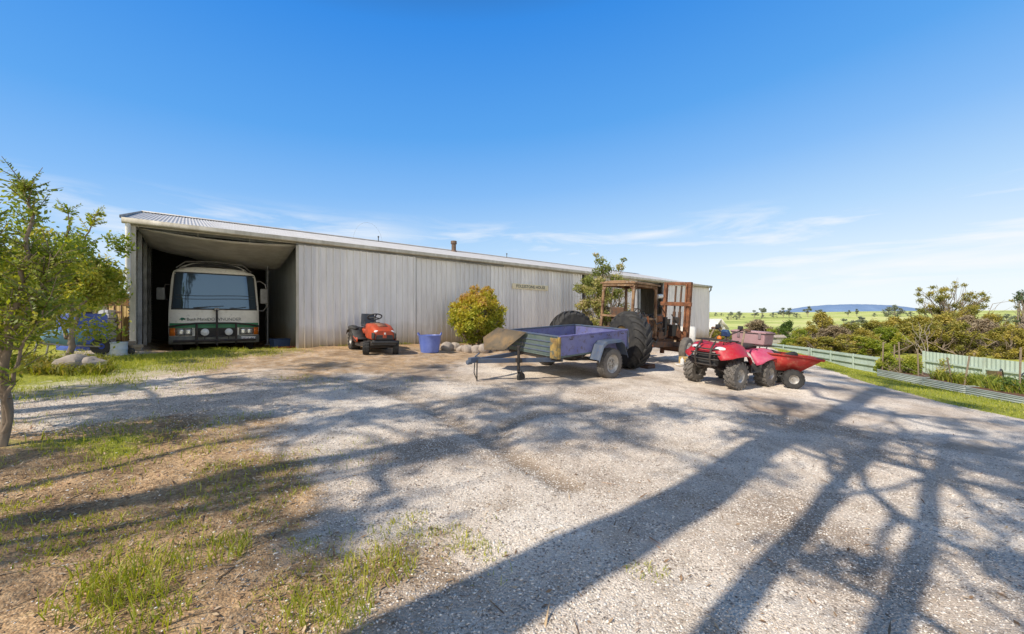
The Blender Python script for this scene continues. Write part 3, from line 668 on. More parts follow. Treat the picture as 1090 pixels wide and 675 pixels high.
# roof pod
m = MB(); rows = []
for i in range(9):
    xk = -.62 - .52 * i
    rows.append([(xk - (.0 if i else 0), .80 * c, 2.235 + (.19 if i else .0) * (1 - abs(c) ** 4) + .01) for c in np.linspace(-1, 1, 17)])
rows.insert(1, [(-.68, .79 * c, 2.24 + .165 * (1 - abs(c) ** 4)) for c in np.linspace(-1, 1, 17)])
m.grid(rows); pod = m.build('roof_pod', M['bus'], B, smooth=60)
m = MB(); m.grid([[(-.60 - .05 * h_, .70 * c, 2.245 + .155 * h_ * (1 - abs(c) ** 4)) for c in np.linspace(-1, 1, 15)] for h_ in (0, 1)]); m.build('pod_window', M['black'], pod)
m = MB(); m.tube([(-.55, -.86, 2.22), (-.6, -.66, 2.40), (-.6, 0, 2.45), (-.6, .66, 2.40), (-.55, .86, 2.22)], .018, 8)
m.build('roof_rail', M['grey_steel'], B)
# lights
for sgn in (-1, 1):
    y0, y1 = (.52, .86) if sgn > 0 else (-.86, -.52)
    h = patch(.475, .66, y0, y1, .012, 4, 2).build('headlight', M['grey_steel'], B, solid=.012)
    m = MB()
    for a, c in ((y0 + .015, (y0 + y1) / 2 - .008), ((y0 + y1) / 2 + .008, y1 - .015)):
        m.grid([[(fx(a + (c - a) * j / 3, z) + .022 + .010 * (1 if j in (1, 2) else 0), a + (c - a) * j / 3, z) for j in range(4)] for z in (.495, .53, .60, .64)])
    m.build('lens', M['chrome'], h, solid=.004)
    y0, y1 = (.87, .985) if sgn > 0 else (-.985, -.87)
    patch(.47, .67, y0, y1, .018, 4, 2).build('indicator', M['amber'], B, solid=.015)
    sp = MB(); sp.lathe([(.0, .085), (.05, .08), (.088, .055), (.092, .03), (.06, -.03), (0, -.05)], Matrix.Translation((.2, sgn * .26, .56)) @ Matrix.Rotation(-PI / 2, 4, 'Z'), 20)
    d = sp.build('spot_lamp', M['lamp_white'], B)
    m = MB(); m.cyl((.2, sgn * .26, .47), (.2, sgn * .26, .36), .01, n=6); m.build('stem', M['black'], d)
# bumper
m = MB(); rows = []
for x_, z_ in ((-.02, .46), (.09, .455), (.115, .43), (.115, .29), (.09, .26), (-.05, .255)):
    rows.append([(x_ + fx(u * 1.0, .5) , u * 1.0, z_) for u in uu])
m.grid(rows); m.build('bumper', M['bumper'], B, smooth=50)
# bull bar
m = MB()
for y_ in (-.43, .43): m.tube([(.10, y_, .24), (.19, y_, .30), (.21, y_, .60), (.17, y_, .80)], .026, 8)
m.tube([(.20, 0, .22), (.215, 0, .6), (.16, 0, 1.0), (.07, 0, 1.16)], .026, 8)
m.tube([(-.02, -.99, .70), (.12, -.75, .745), (.175, -.43, .785), (.18, 0, .79), (.175, .43, .785), (.12, .75, .745), (-.02, .99, .70)], .022, 8)
m.tube([(.12, -.9, .34), (.2, -.5, .345), (.215, 0, .345), (.2, .5, .345), (.12, .9, .34)], .030, 8)
m.tube([(.205, -.43, .46), (.215, 0, .46), (.205, .43, .46)], .016, 8)
m.build('bull_bar', M['dark_steel'], B)
m = MB(); m.box((.075, 0, 1.15), (.06, .11, .07)); m.build('bar_bracket', M['grey_steel'], B, bevel=.008)
# plate, emblem and lettering
pm = MB(); pm.box((.135, .72, .375), (.012, .34, .11)); pl_ = pm.build('number_plate', M['white'], B, bevel=.003)
RX = Matrix(((0, 0, 1, 0), (1, 0, 0, 0), (0, 1, 0, 0), (0, 0, 0, 1)))
text_mesh('plate_text', 'OCZ 442', .09, surf('blue plate ink', (.05, .07, .2), None, 10), pl_, Matrix.Translation((.143, .72, .375)) @ RX)
m = MB(); m.prism([(-.79, .885), (-.74, .93), (-.70, .925), (-.655, .90), (-.67, .87), (-.71, .875), (-.73, .845), (-.75, .875)], fx(-.7, .9) + .004, fx(-.7, .9) + .010, 'x'); m.build('leaf_emblem', surf('emblem green', (.02, .16, .09), None, 8), B, smooth=0)
text_mesh('name_lettering', 'Bush', .105, M['ink'], B, Matrix.Translation((.010, -.535, .885)) @ RX)
text_mesh('name_lettering', 'Mates', .105, M['ink'], B, Matrix.Translation((.010, -.29, .885)) @ RX)
text_mesh('name_lettering', 'DOWNUNDER', .115, surf('grey lettering', (.22, .22, .22), None, 10), B, Matrix.Translation((.008, .18, .885)) @ RX)
# wipers
for y_ in (-.62, .18):
    w = MB(); w.tube([(fx(y_, 1.14) + .03, y_, 1.14), (fx(y_ + .5, 1.2) + .035, y_ + .5, 1.215)], .010, 6); w.tube([(fx(y_ + .2, 1.19) + .028, y_ + .12, 1.185), (fx(y_ + .8, 1.25) + .03, y_ + .78, 1.235)], .008, 6); w.build('wiper', M['black'], B)
for z in (1.50, 1.415):  # dark tubes standing in for wires reflected in the windscreen
    w = MB(); w.tube([(fx(u, z) + .03, u, z + .015 * math.sin(u * 3)) for u in np.linspace(-.86, .86, 9)], .007, 5); w.build('wire_reflection', M['black'], B)
# mirrors
mr = MB(); mr.tube([(-.30, .93, 1.93), (-.2, 1.05, 1.95), (-.16, 1.17, 1.86), (-.15, 1.21, 1.6), (-.16, 1.21, 1.25), (-.2, 1.12, 1.12), (-.3, .98, 1.13)], .016, 8); a = mr.build('mirror_arm', M['grey_steel'], B)
m = MB(); m.box((-.14, 1.13, 1.53), (.09, .19, .42), Matrix.Rotation(.25, 3, 'Z')); m.build('mirror', surf('mirror shell', (.3, .29, .27), (.2, .19, .18), 6, rough=.4), a, bevel=.03, seg=3)
mr = MB(); mr.tube([(-.28, -.95, 1.75), (-.2, -1.07, 1.76), (-.18, -1.1, 1.6), (-.2, -1.06, 1.38), (-.28, -.97, 1.36)], .014, 8); a = mr.build('mirror_arm', M['dark_steel'], B)
m = MB(); m.box((-.17, -1.16, 1.52), (.08, .17, .30), Matrix.Rotation(-.25, 3, 'Z')); m.build('mirror', surf('mirror shell dark', (.16, .16, .15), None, 6, rough=.4), a, bevel=.03, seg=3)
# wheels
def wheel(parent, name, c, r, w, rim_mat, tyre_mat, rim_r=.6, steer=0., lugs=0, spokes=0, dish=.0, lug_h=.02, chevron=0., n=36):
    """rim part with its tyre as a sub-part; the axle lies along local y, outer face on the side of c.y"""
    s = 1 if c[1] >= 0 else -1
    T = Matrix.Translation(c) @ Matrix.Rotation(steer, 4, 'Z') @ Matrix.Diagonal((1, s, 1, 1))
    R = r * rim_r; h = w / 2
    rim = MB()
    rim.lathe([(0, h * .45 - dish), (R * .22, h * .5 - dish), (R * .30, h * .35 - dish), (R * .62, h * .3 - dish * .7), (R * .78, h * .62), (R * .9, h * .72), (R * 1.0, h * .86), (R * 1.02, h * .8), (R * .86, h * .3), (R * .86, -h * .7), (R, -h * .85)], T, n)
    if spokes:
        for i in range(spokes):
            a = 2 * PI * i / spokes; rim.add(*_boxvf(R * .16, .012, R * .2), T @ Matrix.Rotation(a, 4, 'Y') @ Matrix.Translation((R * .66, h * .36 - dish * .6, 0)))
        for i in range(5):
            a = 2 * PI * i / 5; rim.add(*_boxvf(.018, .02, .018), T @ Matrix.Rotation(a, 4, 'Y') @ Matrix.Translation((R * .36, h * .42 - dish, 0)))
    ro = rim.build(name, rim_mat, parent, smooth=35)
    t = MB()
    t.lathe([(R * .98, h * .80), (R * 1.06, h * .95), ((R + r) / 2, h * 1.02), (r * .93, h * .93), (r * .985, h * .74), (r, h * .4), (r, 0), (r, -h * .4), (r * .985, -h * .74), (r * .93, -h * .93), ((R + r) / 2, -h * 1.02), (R * 1.06, -h * .95), (R * .98, -h * .8)], T, n)
    if lugs:
        for i in range(lugs):
            for side in (-1, 1):
                a = 2 * PI * (i + (.5 if side > 0 else 0)) / lugs
                if chevron:
                    # curved bar from the middle of the tread out to the shoulder
                    k = 6; ring = []
                    for q_ in range(k + 1):
                        f = q_ / k; yy = side * h * (-.06 + 1.06 * f); aa = a + chevron * f ** .8
                        rr = r * (1 - .075 * max(0, f - .55) / .45 - .03 * max(0, f - .8) / .2); th = lug_h * (1 - .25 * f); wd = .045 * r / .73 + .012 * f
                        pc = Vector((rr * math.cos(aa), yy, rr * math.sin(aa))); nr = Vector((math.cos(aa), 0, math.sin(aa))); tg = Vector((-math.sin(aa), 0, math.cos(aa)))
                        ring.append([T @ (pc + tg * wd - nr * .02), T @ (pc + tg * wd * .7 + nr * th), T @ (pc - tg * wd * .7 + nr * th), T @ (pc - tg * wd - nr * .02)])
                    t.loft(ring)
                else:
                    for yy in ((.12, .34, .62, .88) if w > .2 else (.3, .8)):
                        rr = r * (1 if yy < .7 else .965)
                        t.add(*_boxvf(lug_h * 1.6, h * .17, 2 * PI * r / lugs * .27), T @ Matrix.Rotation(a + yy * .35 * side, 4, 'Y') @ Matrix.Translation((rr + lug_h * .1, side * h * yy, 0)))
    t.build('tyre', tyre_mat, ro, smooth=35)
    return ro
def _boxvf(a, b_, c):
    m_ = MB(); m_.box((0, 0, 0), (2 * a, 2 * b_, 2 * c)); return m_.v, m_.f
for x_, y_ in ((-.95, .82), (-.95, -.82), (-4.6, .82), (-4.6, -.82)): wheel(B, 'wheel', (x_, y_, .37), .37, .22, M['grey_steel'], M['tyre'], .55)
for sgn in (-1, 1):
    for k_ in range(5):
        m = MB(); x0 = -.75 - k_ * 1.0; m.grid([[(x_, sgn * (hw(z) + .008), z) for z in (1.2, 1.6, 1.95)] for x_ in (x0, x0 - .92)]); m.build('side_window', M['glass'], B)
# ------------------------------------------------------------------ ride-on mower
mw = thing('ride_on_mower', 'orange and black ride-on mower parked against the ribbed shed wall', 'mower')
hd = (.57, -.82); fcx, fcy = -3.40, 10.35
stand(mw, fcx - .6 * hd[0], fcy - .6 * hd[1], hd)
for s in (-1, 1):
    wheel(mw, 'wheel', (.6, s * .38, .175), .175, .15, M['grey_steel'], M['tyre'], .5, steer=-.35, lugs=14, lug_h=.006)
    wheel(mw, 'wheel', (-.6, s * .39, .255), .255, .24, M['grey_steel'], M['tyre'], .5, lugs=16, lug_h=.01)
m = MB()
secs = []
for x_, w_, z0, z1, r_ in ((.02, .27, .42, .76, .05), (.2, .285, .38, .775, .07), (.5, .285, .38, .755, .08), (.72, .27, .385, .70, .09), (.83, .23, .40, .62, .08)):
    ring = []
    for sx, sz, a0 in ((1, 1, 0), (-1, 1, 90), (-1, -1, 180), (1, -1, 270)):
        for k in range(4):
            a = math.radians(a0 + k * 30); rr = r_ if sz > 0 else .02
            ring.append((x_, sx * (w_ - rr) + rr * math.cos(a), (z1 if sz > 0 else z0) - sz * rr + rr * math.sin(a)))
    secs.append(ring)
m.loft(secs); hood = m.build('hood', M['orange'], mw, smooth=50)
m = MB(); m.grid([[(x_, y_, z_ + .004) for y_ in (-.12, 0, .12)] for x_, z_ in ((.06, .765), (.2, .779), (.5, .759), (.66, .722))]); m.build('hood_panel', surf('faded brown panel', (.22, .09, .05), (.3, .14, .08), 6), hood, solid=.006)
m = MB(); m.box((.815, 0, .46), (.07, .46, .13), taper=(.7, .9)); m.box((.77, .27, .49), (.17, .05, .16)); m.box((.77, -.27, .49), (.17, .05, .16)); m.build('grille', M['black'], hood, bevel=.02)
for s in (-1, 1):
    m = MB(); m.ball((.775, s * .175, .60), (.055, .085, .042)); m.build('headlight', M['lamp_white'], hood)
m = MB(); m.box((.845, 0, .52), (.02, .10, .16), taper=(1, .8)); m.build('badge_panel', M['orange'], hood, bevel=.008)
m = MB(); m.ball((.857, 0, .555), (.008, .024, .03)); m.build('round_badge', M['white'], hood)
m = MB(); m.box((.78, 0, .32), (.16, .60, .13), taper=(.8, .94)); m.bar((.86, -.34, .33), (.86, .34, .33), .04, .06); m.build('bumper', M['black'], mw, bevel=.02)
m = MB()
m.bar((-.9, .2, .33), (.7, .2, .33), .05, .10); m.bar((-.9, -.2, .33), (.7, -.2, .33), .05, .10); m.bar((.6, -.36, .19), (.6, .36, .19), .04, .05); m.bar((-.6, -.36, .26), (-.6, .36, .26), .06, .06); m.box((.3, 0, .34), (.5, .34, .2))
m.build('chassis', M['dark_steel'], mw, bevel=.006)
for s in (-1, 1):
    m = MB(); m.grid([[(x_, s * y_, z_) for y_, z_ in ((.17, zt), (.36, zt + .012), (.5, zt - .01), (.53, zt - .06))] for x_, zt in ((-.98, .44), (-.9, .55), (-.7, .60), (-.45, .585), (-.32, .50), (-.24, .42), (-.05, .36), (.1, .345))])
    m.build('fender', M['black'] if s < 9 else M['orange'], mw, solid=.014, smooth=60)
    m = MB(); m.grid([[(x_, s * .50, z_ - .02), (x_, s * .515, z_ + .10)] for x_, z_ in ((-.46, .44), (-.25, .30), (-.02, .27), (.2, .30))]); m.build('side_skirt', M['orange'], mw, solid=.012, smooth=60)
    m = MB(); m.box((-.1, s * .36, .34), (.42, .26, .03)); m.build('footrest', M['black'], mw, bevel=.01)
    m = MB(); m.ball((-.66, s * .42, .585), (.31, .13, .075)); m.build('fender_cap', M['black'], mw)
m = MB(); m.box((-.55, 0, .52), (.8, .5, .14)); m.build('rear_body', M['orange'], mw, bevel=.04)
m = MB()
m.loft([[( -.30 + -.44 * f, .21 * math.cos(a), .66 + .055 * math.sin(a)) for a in np.linspace(0, 2 * PI, 14, False)] for f in (0, .3, .7, 1)])
m.loft([[(-.74 - .10 * f + .045 * math.cos(a), (.215 - .03 * f) * math.sin(a), .66 + .32 * f) for a in np.linspace(0, 2 * PI, 14, False)] for f in (0, .4, .8, 1)])
m.build('seat', surf('black seat vinyl', (.018, .022, .03), (.04, .045, .055), 5, rough=.45), mw, bevel=.01)
m = MB(); m.box((-.03, 0, .62), (.2, .36, .34), taper=(.6, .75)); m.build('dash', M['black'], mw, bevel=.03)
Tw = Matrix.Translation((-.12, 0, .93)) @ Matrix.Rotation(-.5, 4, 'Y') @ Matrix.Rotation(PI / 2, 4, 'X')
m = MB(); m.lathe([(.185 + .017 * math.cos(a), .017 * math.sin(a)) for a in np.linspace(0, 2 * PI, 9)], Tw, 28)
for a in (0, 2.1, 4.2): m.add(*_boxvf(.09, .008, .015), Tw @ Matrix.Rotation(a, 4, 'Y') @ Matrix.Translation((.09, -.01, 0)))
m.cyl((-.12, 0, .93), (-.03, 0, .74), .02); m.build('steering_wheel', M['black'], mw)
m = MB(); m.lathe([(.46, .0), (.49, -.02), (.5, -.11), (.47, -.115)], Matrix.Translation((-.02, .0, .28)) @ Matrix.Rotation(PI / 2, 4, 'X'), 30); m.lathe([(0, .004), (.46, 0)], Matrix.Translation((-.02, 0, .28)) @ Matrix.Rotation(PI / 2, 4, 'X'), 30); m.build('cutting_deck', M['dark_steel'], mw)
m = MB(); m.tube([(.08, -.3, .70), (.02, -.31, .83)], .01, 6); m.ball((.02, -.31, .84), .022); m.build('lever', M['black'], mw)
# ------------------------------------------------------------------ blue tub
p = gp(457.5, 375); tb = thing('plastic_tub', 'empty blue flexible tub standing at the foot of the shed wall', 'tub', tuple(p))
M['blue_tub'] = surf('blue tub plastic', (.10, .15, .46), (.16, .22, .55), 4, rough=.35, rough2=.5)
m = MB(); m.lathe([(.0, .02), (.23, .02), (.245, .0), (.255, .03), (.285, .25), (.315, .47), (.325, .485), (.31, .49), (.30, .47), (.27, .25), (.24, .04), (0, .035)], Matrix.Rotation(PI / 2, 4, 'X'), 36)
m.build('body', M['blue_tub'], tb)
for s in (-1, 1):
    m = MB(); m.tube([(s * .30, -.09, .475), (s * .325, -.07, .535), (s * .33, 0, .555), (s * .325, .07, .535), (s * .30, .09, .475)], .015, 8); m.build('handle', M['blue_tub'], tb)
# ------------------------------------------------------------------ box trailer
tr = thing('box_trailer', 'violet blue steel box trailer with single wheels and a blue drawbar', 'trailer')
hd = (-UX, -UY); tcx, tcy = 1.50, 9.36
stand(tr, tcx, tcy, hd, pitch=.066)
X0, X1, YW, ZB, ZT = -.85, 1.40, .80, .58, .99
m = MB(); m.box(((X0 + X1) / 2, 0, ZB), (X1 - X0, YW * 2, .03)); m.build('floor', M['teal'], tr)
def side_panel(name, mat, p0, p1, inner):
    m = MB(); p0 = Vector(p0); p1 = Vector(p1); d = (p1 - p0).normalized(); n_ = Vector((-d.y, d.x, 0)) * inner
    m.bar(p0 + Vector((0, 0, (ZB + ZT) / 2)), p1 + Vector((0, 0, (ZB + ZT) / 2)), .012, ZT - ZB - .04)
    return m.build(name, mat, tr, bevel=.003)
side_panel('side_panel', M['violet'], (X0 + .02, YW, 0), (X1 - .02, YW, 0), 1)
side_panel('side_panel', M['violet'], (X0 + .02, -YW, 0), (X1 - .02, -YW, 0), 1)
fp = side_panel('front_panel', M['teal'], (X1, -YW + .02, 0), (X1, YW - .02, 0), 1)
side_panel('tailgate', M['violet'], (X0, -YW + .02, 0), (X0, YW - .02, 0), 1)
m = MB()
for z in (.66, .76, .865): m.bar((X1 + .012, -YW + .05, z), (X1 + .012, YW - .05, z), .015, .028)
m.build('rib', M['drawbar'], fp, bevel=.005)
for p0, p1 in (((X0, YW, ZT), (X1, YW, ZT)), ((X0, -YW, ZT), (X1, -YW, ZT)), ((X1, -YW, ZT), (X1, YW, ZT)), ((X0, -YW, ZT), (X0, YW, ZT))):
    m = MB(); m.bar(p0, p1, .04, .035); m.build('top_rail', M['drawbar'] if p0[1] != YW or p1[1] != YW else surf('lilac rail', (.2, .2, .42), (.13, .12, .3), 9), tr, bevel=.006)
for y_ in (YW, -YW):
    for x_ in (X0, X1):
        m = MB(); m.box((x_, y_, (ZB + ZT) / 2 - .02), (.05, .05, ZT - ZB + .02)); m.build('corner_post', M['yellow_rust'] if (x_ == X1 and y_ > 0) else M['drawbar'], tr, bevel=.004)
m = MB(); m.box((X1 + .018, YW - .13, (ZB + ZT) / 2 - .04), (.012, .2, ZT - ZB)); m.build('corner_plate', M['yellow_rust'], tr, bevel=.003)
m = MB()
for y_ in (-.45, .45): m.bar((X0, y_, ZB - .06), (X1, y_, ZB - .06), .05, .09)
for x_ in (X0 + .05, -.1, .7, X1 - .05): m.bar((x_, -YW, ZB - .05), (x_, YW, ZB - .05), .05, .07)
m.bar((0, -.85, .345), (0, .85, .345), .05, .05)
for y_ in (-.6, .6): m.tube([(-.5, y_, ZB - .1), (-.25, y_, .40), (0, y_, .385), (.25, y_, .40), (.5, y_, ZB - .1)], .028, 6)
m.bar((X0 - .02, -YW, ZB - .03), (X0 - .02, YW, ZB - .03), .04, .1)
m.build('chassis', M['dark_steel'], tr, bevel=.004)
m = MB()
for y_ in (-.62, .62): m.bar((X1 - .3, y_ * .98, ZB - .10), (2.80, y_ * .05, ZB - .02), .055, .085)
m.box((2.86, 0, ZB + .0), (.22, .09, .10)); m.tube([(2.92, 0, ZB - .03), (3.02, 0, ZB - .03)], .045, 10); m.tube([(2.84, 0, ZB + .06), (2.74, 0, ZB + .12)], .015, 6)
db = m.build('drawbar', M['drawbar'], tr, bevel=.006)
# A-frame is level with the eye: safety prop and jockey stand
m = MB(); m.tube([(2.84, .07, ZB), (2.86, .09, .30), (2.85, .08, .0 + .19)], .013, 6); m.tube([(2.82, -.03, ZB), (2.85, -.02, .33), (2.84, .06, .21)], .010, 6); m.build('prop_leg', M['dark_steel'], tr)
jx, jy = 2.05, .34
m = MB(); m.cyl((jx, jy, .30), (jx, jy, ZB + .20), .028); m.cyl((jx, jy, ZB + .2), (jx, jy, ZB + .24), .035); m.tube([(jx, jy, ZB + .22), (jx - .1, jy, ZB + .25), (jx - .1, jy, ZB + .31)], .009, 6); m.box((jx, jy, ZB - .05), (.09, .12, .08)); m.bar((jx - .02, jy - .05, .33), (jx - .06, jy - .05, .2), .04, .008, (0, 1, 0)); m.bar((jx - .02, jy + .05, .33), (jx - .06, jy + .05, .2), .04, .008, (0, 1, 0))
js = m.build('jockey_stand', M['dark_steel'], tr, bevel=.003)
m = MB(); m.lathe([(0, .035), (.05, .035), (.085, .03), (.095, .015), (.095, -.015), (.085, -.03), (.05, -.035), (0, -.035)], Matrix.Translation((jx - .06, jy, .195)), 22); m.build('jockey_wheel', M['tyre'], js)
for s in (1, -1):
    wheel(tr, 'wheel', (0, s * .955, .33), .33, .20, M['silver'], M['tyre_old'], .60, spokes=10, lugs=28, lug_h=.004)
    m = MB(); fpts = [(.50, .46), (.36, .76), (.24, .83), (-.26, .83), (-.36, .77), (-.50, .47)]
    m.grid([[(x_, s * y_, z_ - (.05 if y_ > 1.06 else 0)) for y_ in (.812, 1.06, 1.075)] for x_, z_ in fpts]); fd = m.build('mudguard', M['drawbar'], tr, solid=.01, smooth=0)
    m = MB(); m.prism([(.50, .46), (.36, .755), (.24, .825), (-.26, .825), (-.36, .765), (-.50, .47), (-.38, .52), (-.3, .70), (.3, .70), (.4, .5)], s * .815, s * .82); m.build('inner_plate', M['violet'], fd)
for x_ in (-.6, -.1, .45, 1.1):
    m = MB(); m.tube([(x_ - .03, YW + .022, ZT - .05), (x_ - .03, YW + .05, ZT - .07), (x_ + .03, YW + .05, ZT - .07), (x_ + .03, YW + .022, ZT - .05)], .007, 6); m.build('tie_hook', M['dark_steel'], tr)
m = MB(); m.box((X0 - .03, YW - .1, ZB + .02), (.03, .16, .07)); m.build('tail_lamp', surf('red lens', (.4, .02, .02), None, 9, rough=.3), tr, bevel=.005)
m = MB(); m.box((X0 - .022, YW - .06, ZT - .12), (.02, .05, .09)); m.cyl((X0 - .03, YW - .06, ZT - .1), (X0 - .03, YW + .03, ZT - .1), .01, n=8); m.build('gate_latch', M['dark_steel'], tr, bevel=.003)
# bent sheet leaning on the nose of the trailer
bd_ = thing('bent_sheet', 'bent brown rusted sheet leaning on the front of the trailer above the drawbar', 'metal sheet', tuple(tr.location)); bd_.rotation_euler = tr.rotation_euler
bl = [(1.45, -.12, 1.0), (1.50, -1.06, 1.03), (1.78, -1.24, .80), (1.98, -.92, .585), (1.80, -.42, .62)]
m = MB(); ctr = Vector((1.66, -.72, .80)); ring2 = [Vector(a).lerp(Vector(c), .5) for a, c in zip(bl, bl[1:] + bl[:1])]
vs = [ctr]; 
for a, c in zip(bl, ring2): vs += [Vector(a), c]
nb_ = len(vs) - 1; m.add([tuple(v) for v in vs], [(0, 1 + i, 1 + (i + 1) % nb_) for i in range(nb_)]); m.build('sheet', M['board'], bd_, solid=.012, smooth=50)

# ------------------------------------------------------------------ derelict tractor with mast
tk = thing('derelict_tractor', 'rusted stripped tractor with huge rear tyres, bare cab frame and fork mast', 'tractor')
hd = (UX, UY); stand(tk, 2.46, 10.86, hd)
yr = surf('yellowed rim', (.5, .36, .12), (.26, .16, .07), 6, rough=.7)
wheel(tk, 'rear_wheel', (.02, -.77, .735), .695, .50, yr, M['tyre'], .50, steer=math.radians(-112), lugs=20, lug_h=.05, chevron=.42, dish=.10, n=48)
wheel(tk, 'rear_wheel', (-.25, .95, .70), .655, .50, yr, M['tyre'], .50, steer=math.radians(-20), lugs=20, lug_h=.05, chevron=.42, dish=.10, n=48)
for s in (-1, 1):
    wheel(tk, 'front_wheel', (3.0, s * .80, .39), .39, .20, M['white_rim'], M['tyre_old'], .60, steer=.12, spokes=0, dish=.03)
m = MB(); m.cyl((-.1, -.5, .73), (-.1, .7, .73), .10); m.box((.1, 0, .78), (.7, .45, .5)); m.box((.75, 0, .75), (.9, .36, .4)); m.build('gearbox', M['rust_dark'], tk, bevel=.03)
m = MB()
m.box((2.0, 0, .92), (1.25, .40, .50)); m.box((2.0, .0, 1.22), (1.05, .30, .14)); 
for i in range(4): m.cyl((1.6 + .26 * i, -.24, 1.0), (1.6 + .26 * i, -.17, 1.0), .05, n=10); m.cyl((1.6 + .26 * i, -.06, 1.28), (1.6 + .26 * i, -.06, 1.36), .04, n=8)
m.cyl((1.5, -.30, .85), (1.85, -.30, .85), .085, n=14); m.box((2.3, -.27, .8), (.3, .16, .22)); m.box((1.75, .27, .9), (.5, .14, .25))
m.build('engine', M['rust_dark'], tk, bevel=.015)
m = MB(); m.tube([(1.55, -.22, 1.1), (1.5, -.35, 1.0), (1.55, -.42, .75), (1.9, -.42, .6), (2.2, -.3, .7)], .022, 6); m.tube([(2.5, -.2, 1.15), (2.3, -.34, 1.2), (1.9, -.36, 1.12), (1.7, -.3, .95)], .018, 6); m.tube([(1.3, -.3, 1.5), (1.4, -.42, 1.2), (1.35, -.46, .9), (1.1, -.4, .7)], .016, 6); m.tube([(2.0, .1, 1.28), (2.05, -.2, 1.42), (2.4, -.25, 1.38), (2.6, -.1, 1.2)], .02, 6); m.build('hoses', M['black'], tk)
hs_ = np.random.default_rng(6); m = MB()
for i in range(12):
    a = Vector((1.3 + 2.0 * hs_.random(), -.5 + .5 * hs_.random(), .7 + .8 * hs_.random())); c = a + Vector((hs_.normal() * .35, hs_.normal() * .12, hs_.normal() * .3)); m.tube([a, (a + c) / 2 + Vector((0, -.06, -.1)), c], .008 + .01 * hs_.random(), 5)
m.build('burnt_wiring', M['dark_steel'], tk)
for i in range(14): m = MB(); m.box((1.45 + 1.8 * hs_.random(), -.32 + .3 * hs_.random(), .65 + .75 * hs_.random()), (.08 + .2 * hs_.random(), .06 + .1 * hs_.random(), .06 + .16 * hs_.random()), Matrix.Rotation(hs_.normal() * .4, 3, 'Y')); m.build('engine_fitting', (M['rust_dark'], M['dark_steel'], M['rust'])[i % 3], tk, bevel=.01)
m = MB(); m.box((2.72, 0, 1.05), (.12, .5, .62)); m.build('radiator', M['dark_steel'], tk, bevel=.01)
m = MB(); m.cyl((1.25, -.2, 1.25), (1.62, -.2, 1.3), .13, n=16); m.build('air_cleaner', M['rust_pale'], tk)
m = MB(); m.bar((1.2, -.52, 1.35), (1.42, -.52, .55), .07, .05, (0, 1, 0)); m.bar((1.42, -.52, .55), (1.62, -.5, .5), .07, .05, (0, 1, 0)); m.build('lift_arm', surf('orange primer', (.5, .15, .04), (.3, .09, .03), 8, rough=.8), tk, bevel=.01)
m = MB(); m.bar((1.4, 0, .62), (3.35, 0, .60), .34, .14); m.bar((3.0, -.7, .42), (3.0, .7, .42), .12, .12); m.bar((1.5, -.36, .55), (3.6, -.36, .5), .08, .16); m.bar((1.5, .36, .55), (3.6, .36, .5), .08, .16); m.build('chassis', M['rust_dark'], tk, bevel=.01)
# cab frame
CX0, CX1, CYW, CZ0, CZ1 = .50, 1.66, .52, 1.30, 2.26
for x_, y_ in ((CX0, -CYW), (CX0, CYW), (CX1, -CYW), (CX1, CYW)):
    m = MB(); bx_ = .08 if x_ == CX1 else 0
    m.bar((x_, y_, CZ0 - .55), (x_ , y_ * .97, CZ0 + .05), .085, .075, (1, 0, 0)); m.bar((x_, y_ * .97, CZ0 + .0), (x_ - bx_, y_ * .96, CZ1 - .06), .075, .07, (1, 0, 0)); m.build('cab_post', M['rust_pale'], tk, bevel=.018)
m = MB()
for z_ in (CZ1 - .07,):
    m.bar((CX0 - .02, -CYW, z_), (CX0 - .02, CYW, z_), .07, .07); m.bar((CX1 - .06, -CYW, z_), (CX1 - .06, CYW, z_), .07, .07)
    for y_ in (-CYW, CYW): m.bar((CX0, y_ * .97, z_), (CX1 - .06, y_ * .97, z_), .07, .07)
m2 = MB(); m2.bar((CX0, -CYW, CZ0 + .02), (CX0, CYW, CZ0 + .02), .05, .06)
for y_ in (-CYW, CYW): m2.bar((CX0, y_ * .98, CZ0 + .03), (CX1, y_ * .98, CZ0 - .02), .05, .06)
m2.build('cab_sill', M['rust_pale'], tk, bevel=.012)
for (x_, y_, sx, sy) in ((CX0, -CYW, 1, 0), (CX1 - .06, -CYW, -1, 0), (CX0, -CYW, 0, 1), (CX0, CYW, 0, -1)):
    m.tube([(x_ + sx * .015, y_ * .97 + sy * .015, CZ1 - .30), (x_ + sx * .05, y_ * .97 + sy * .05, CZ1 - .17), (x_ + sx * .12, y_ * .97 + sy * .12, CZ1 - .10), (x_ + sx * .24, y_ * .97 + sy * .24, CZ1 - .075)], .032, 8)
m.build('cab_rail', M['rust_pale'], tk, bevel=.012)
m = MB(); m.grid([[(x_, y_, CZ1 + .0 + .05 * (1 - (abs(y_) / .57) ** 4) * (1 if .45 < x_ < 1.6 else .3)) for y_ in np.linspace(-.57, .57, 9)] for x_ in (.43, .48, .6, 1.1, 1.5, 1.60, 1.68)])
for y_ in (-.57, .57): m.bar((.43, y_, CZ1 - .012), (1.68, y_, CZ1 - .012), .02, .035)
for x_ in (.43, 1.68): m.bar((x_, -.57, CZ1 - .012), (x_, .57, CZ1 - .012), .02, .035)
m.build('cab_roof', M['rust_pale'], tk, solid=.012)
m = MB(); m.box((.75, 0, 1.12), (.42, .44, .08)); m.box((.56, 0, 1.36), (.07, .42, .42), Matrix.Rotation(-.15, 3, 'Y')); m.build('seat_frame', M['rust_dark'], tk, bevel=.02)
Tw = Matrix.Translation((1.3, 0, 1.45)) @ Matrix.Rotation(-.6, 4, 'Y') @ Matrix.Rotation(PI / 2, 4, 'X')
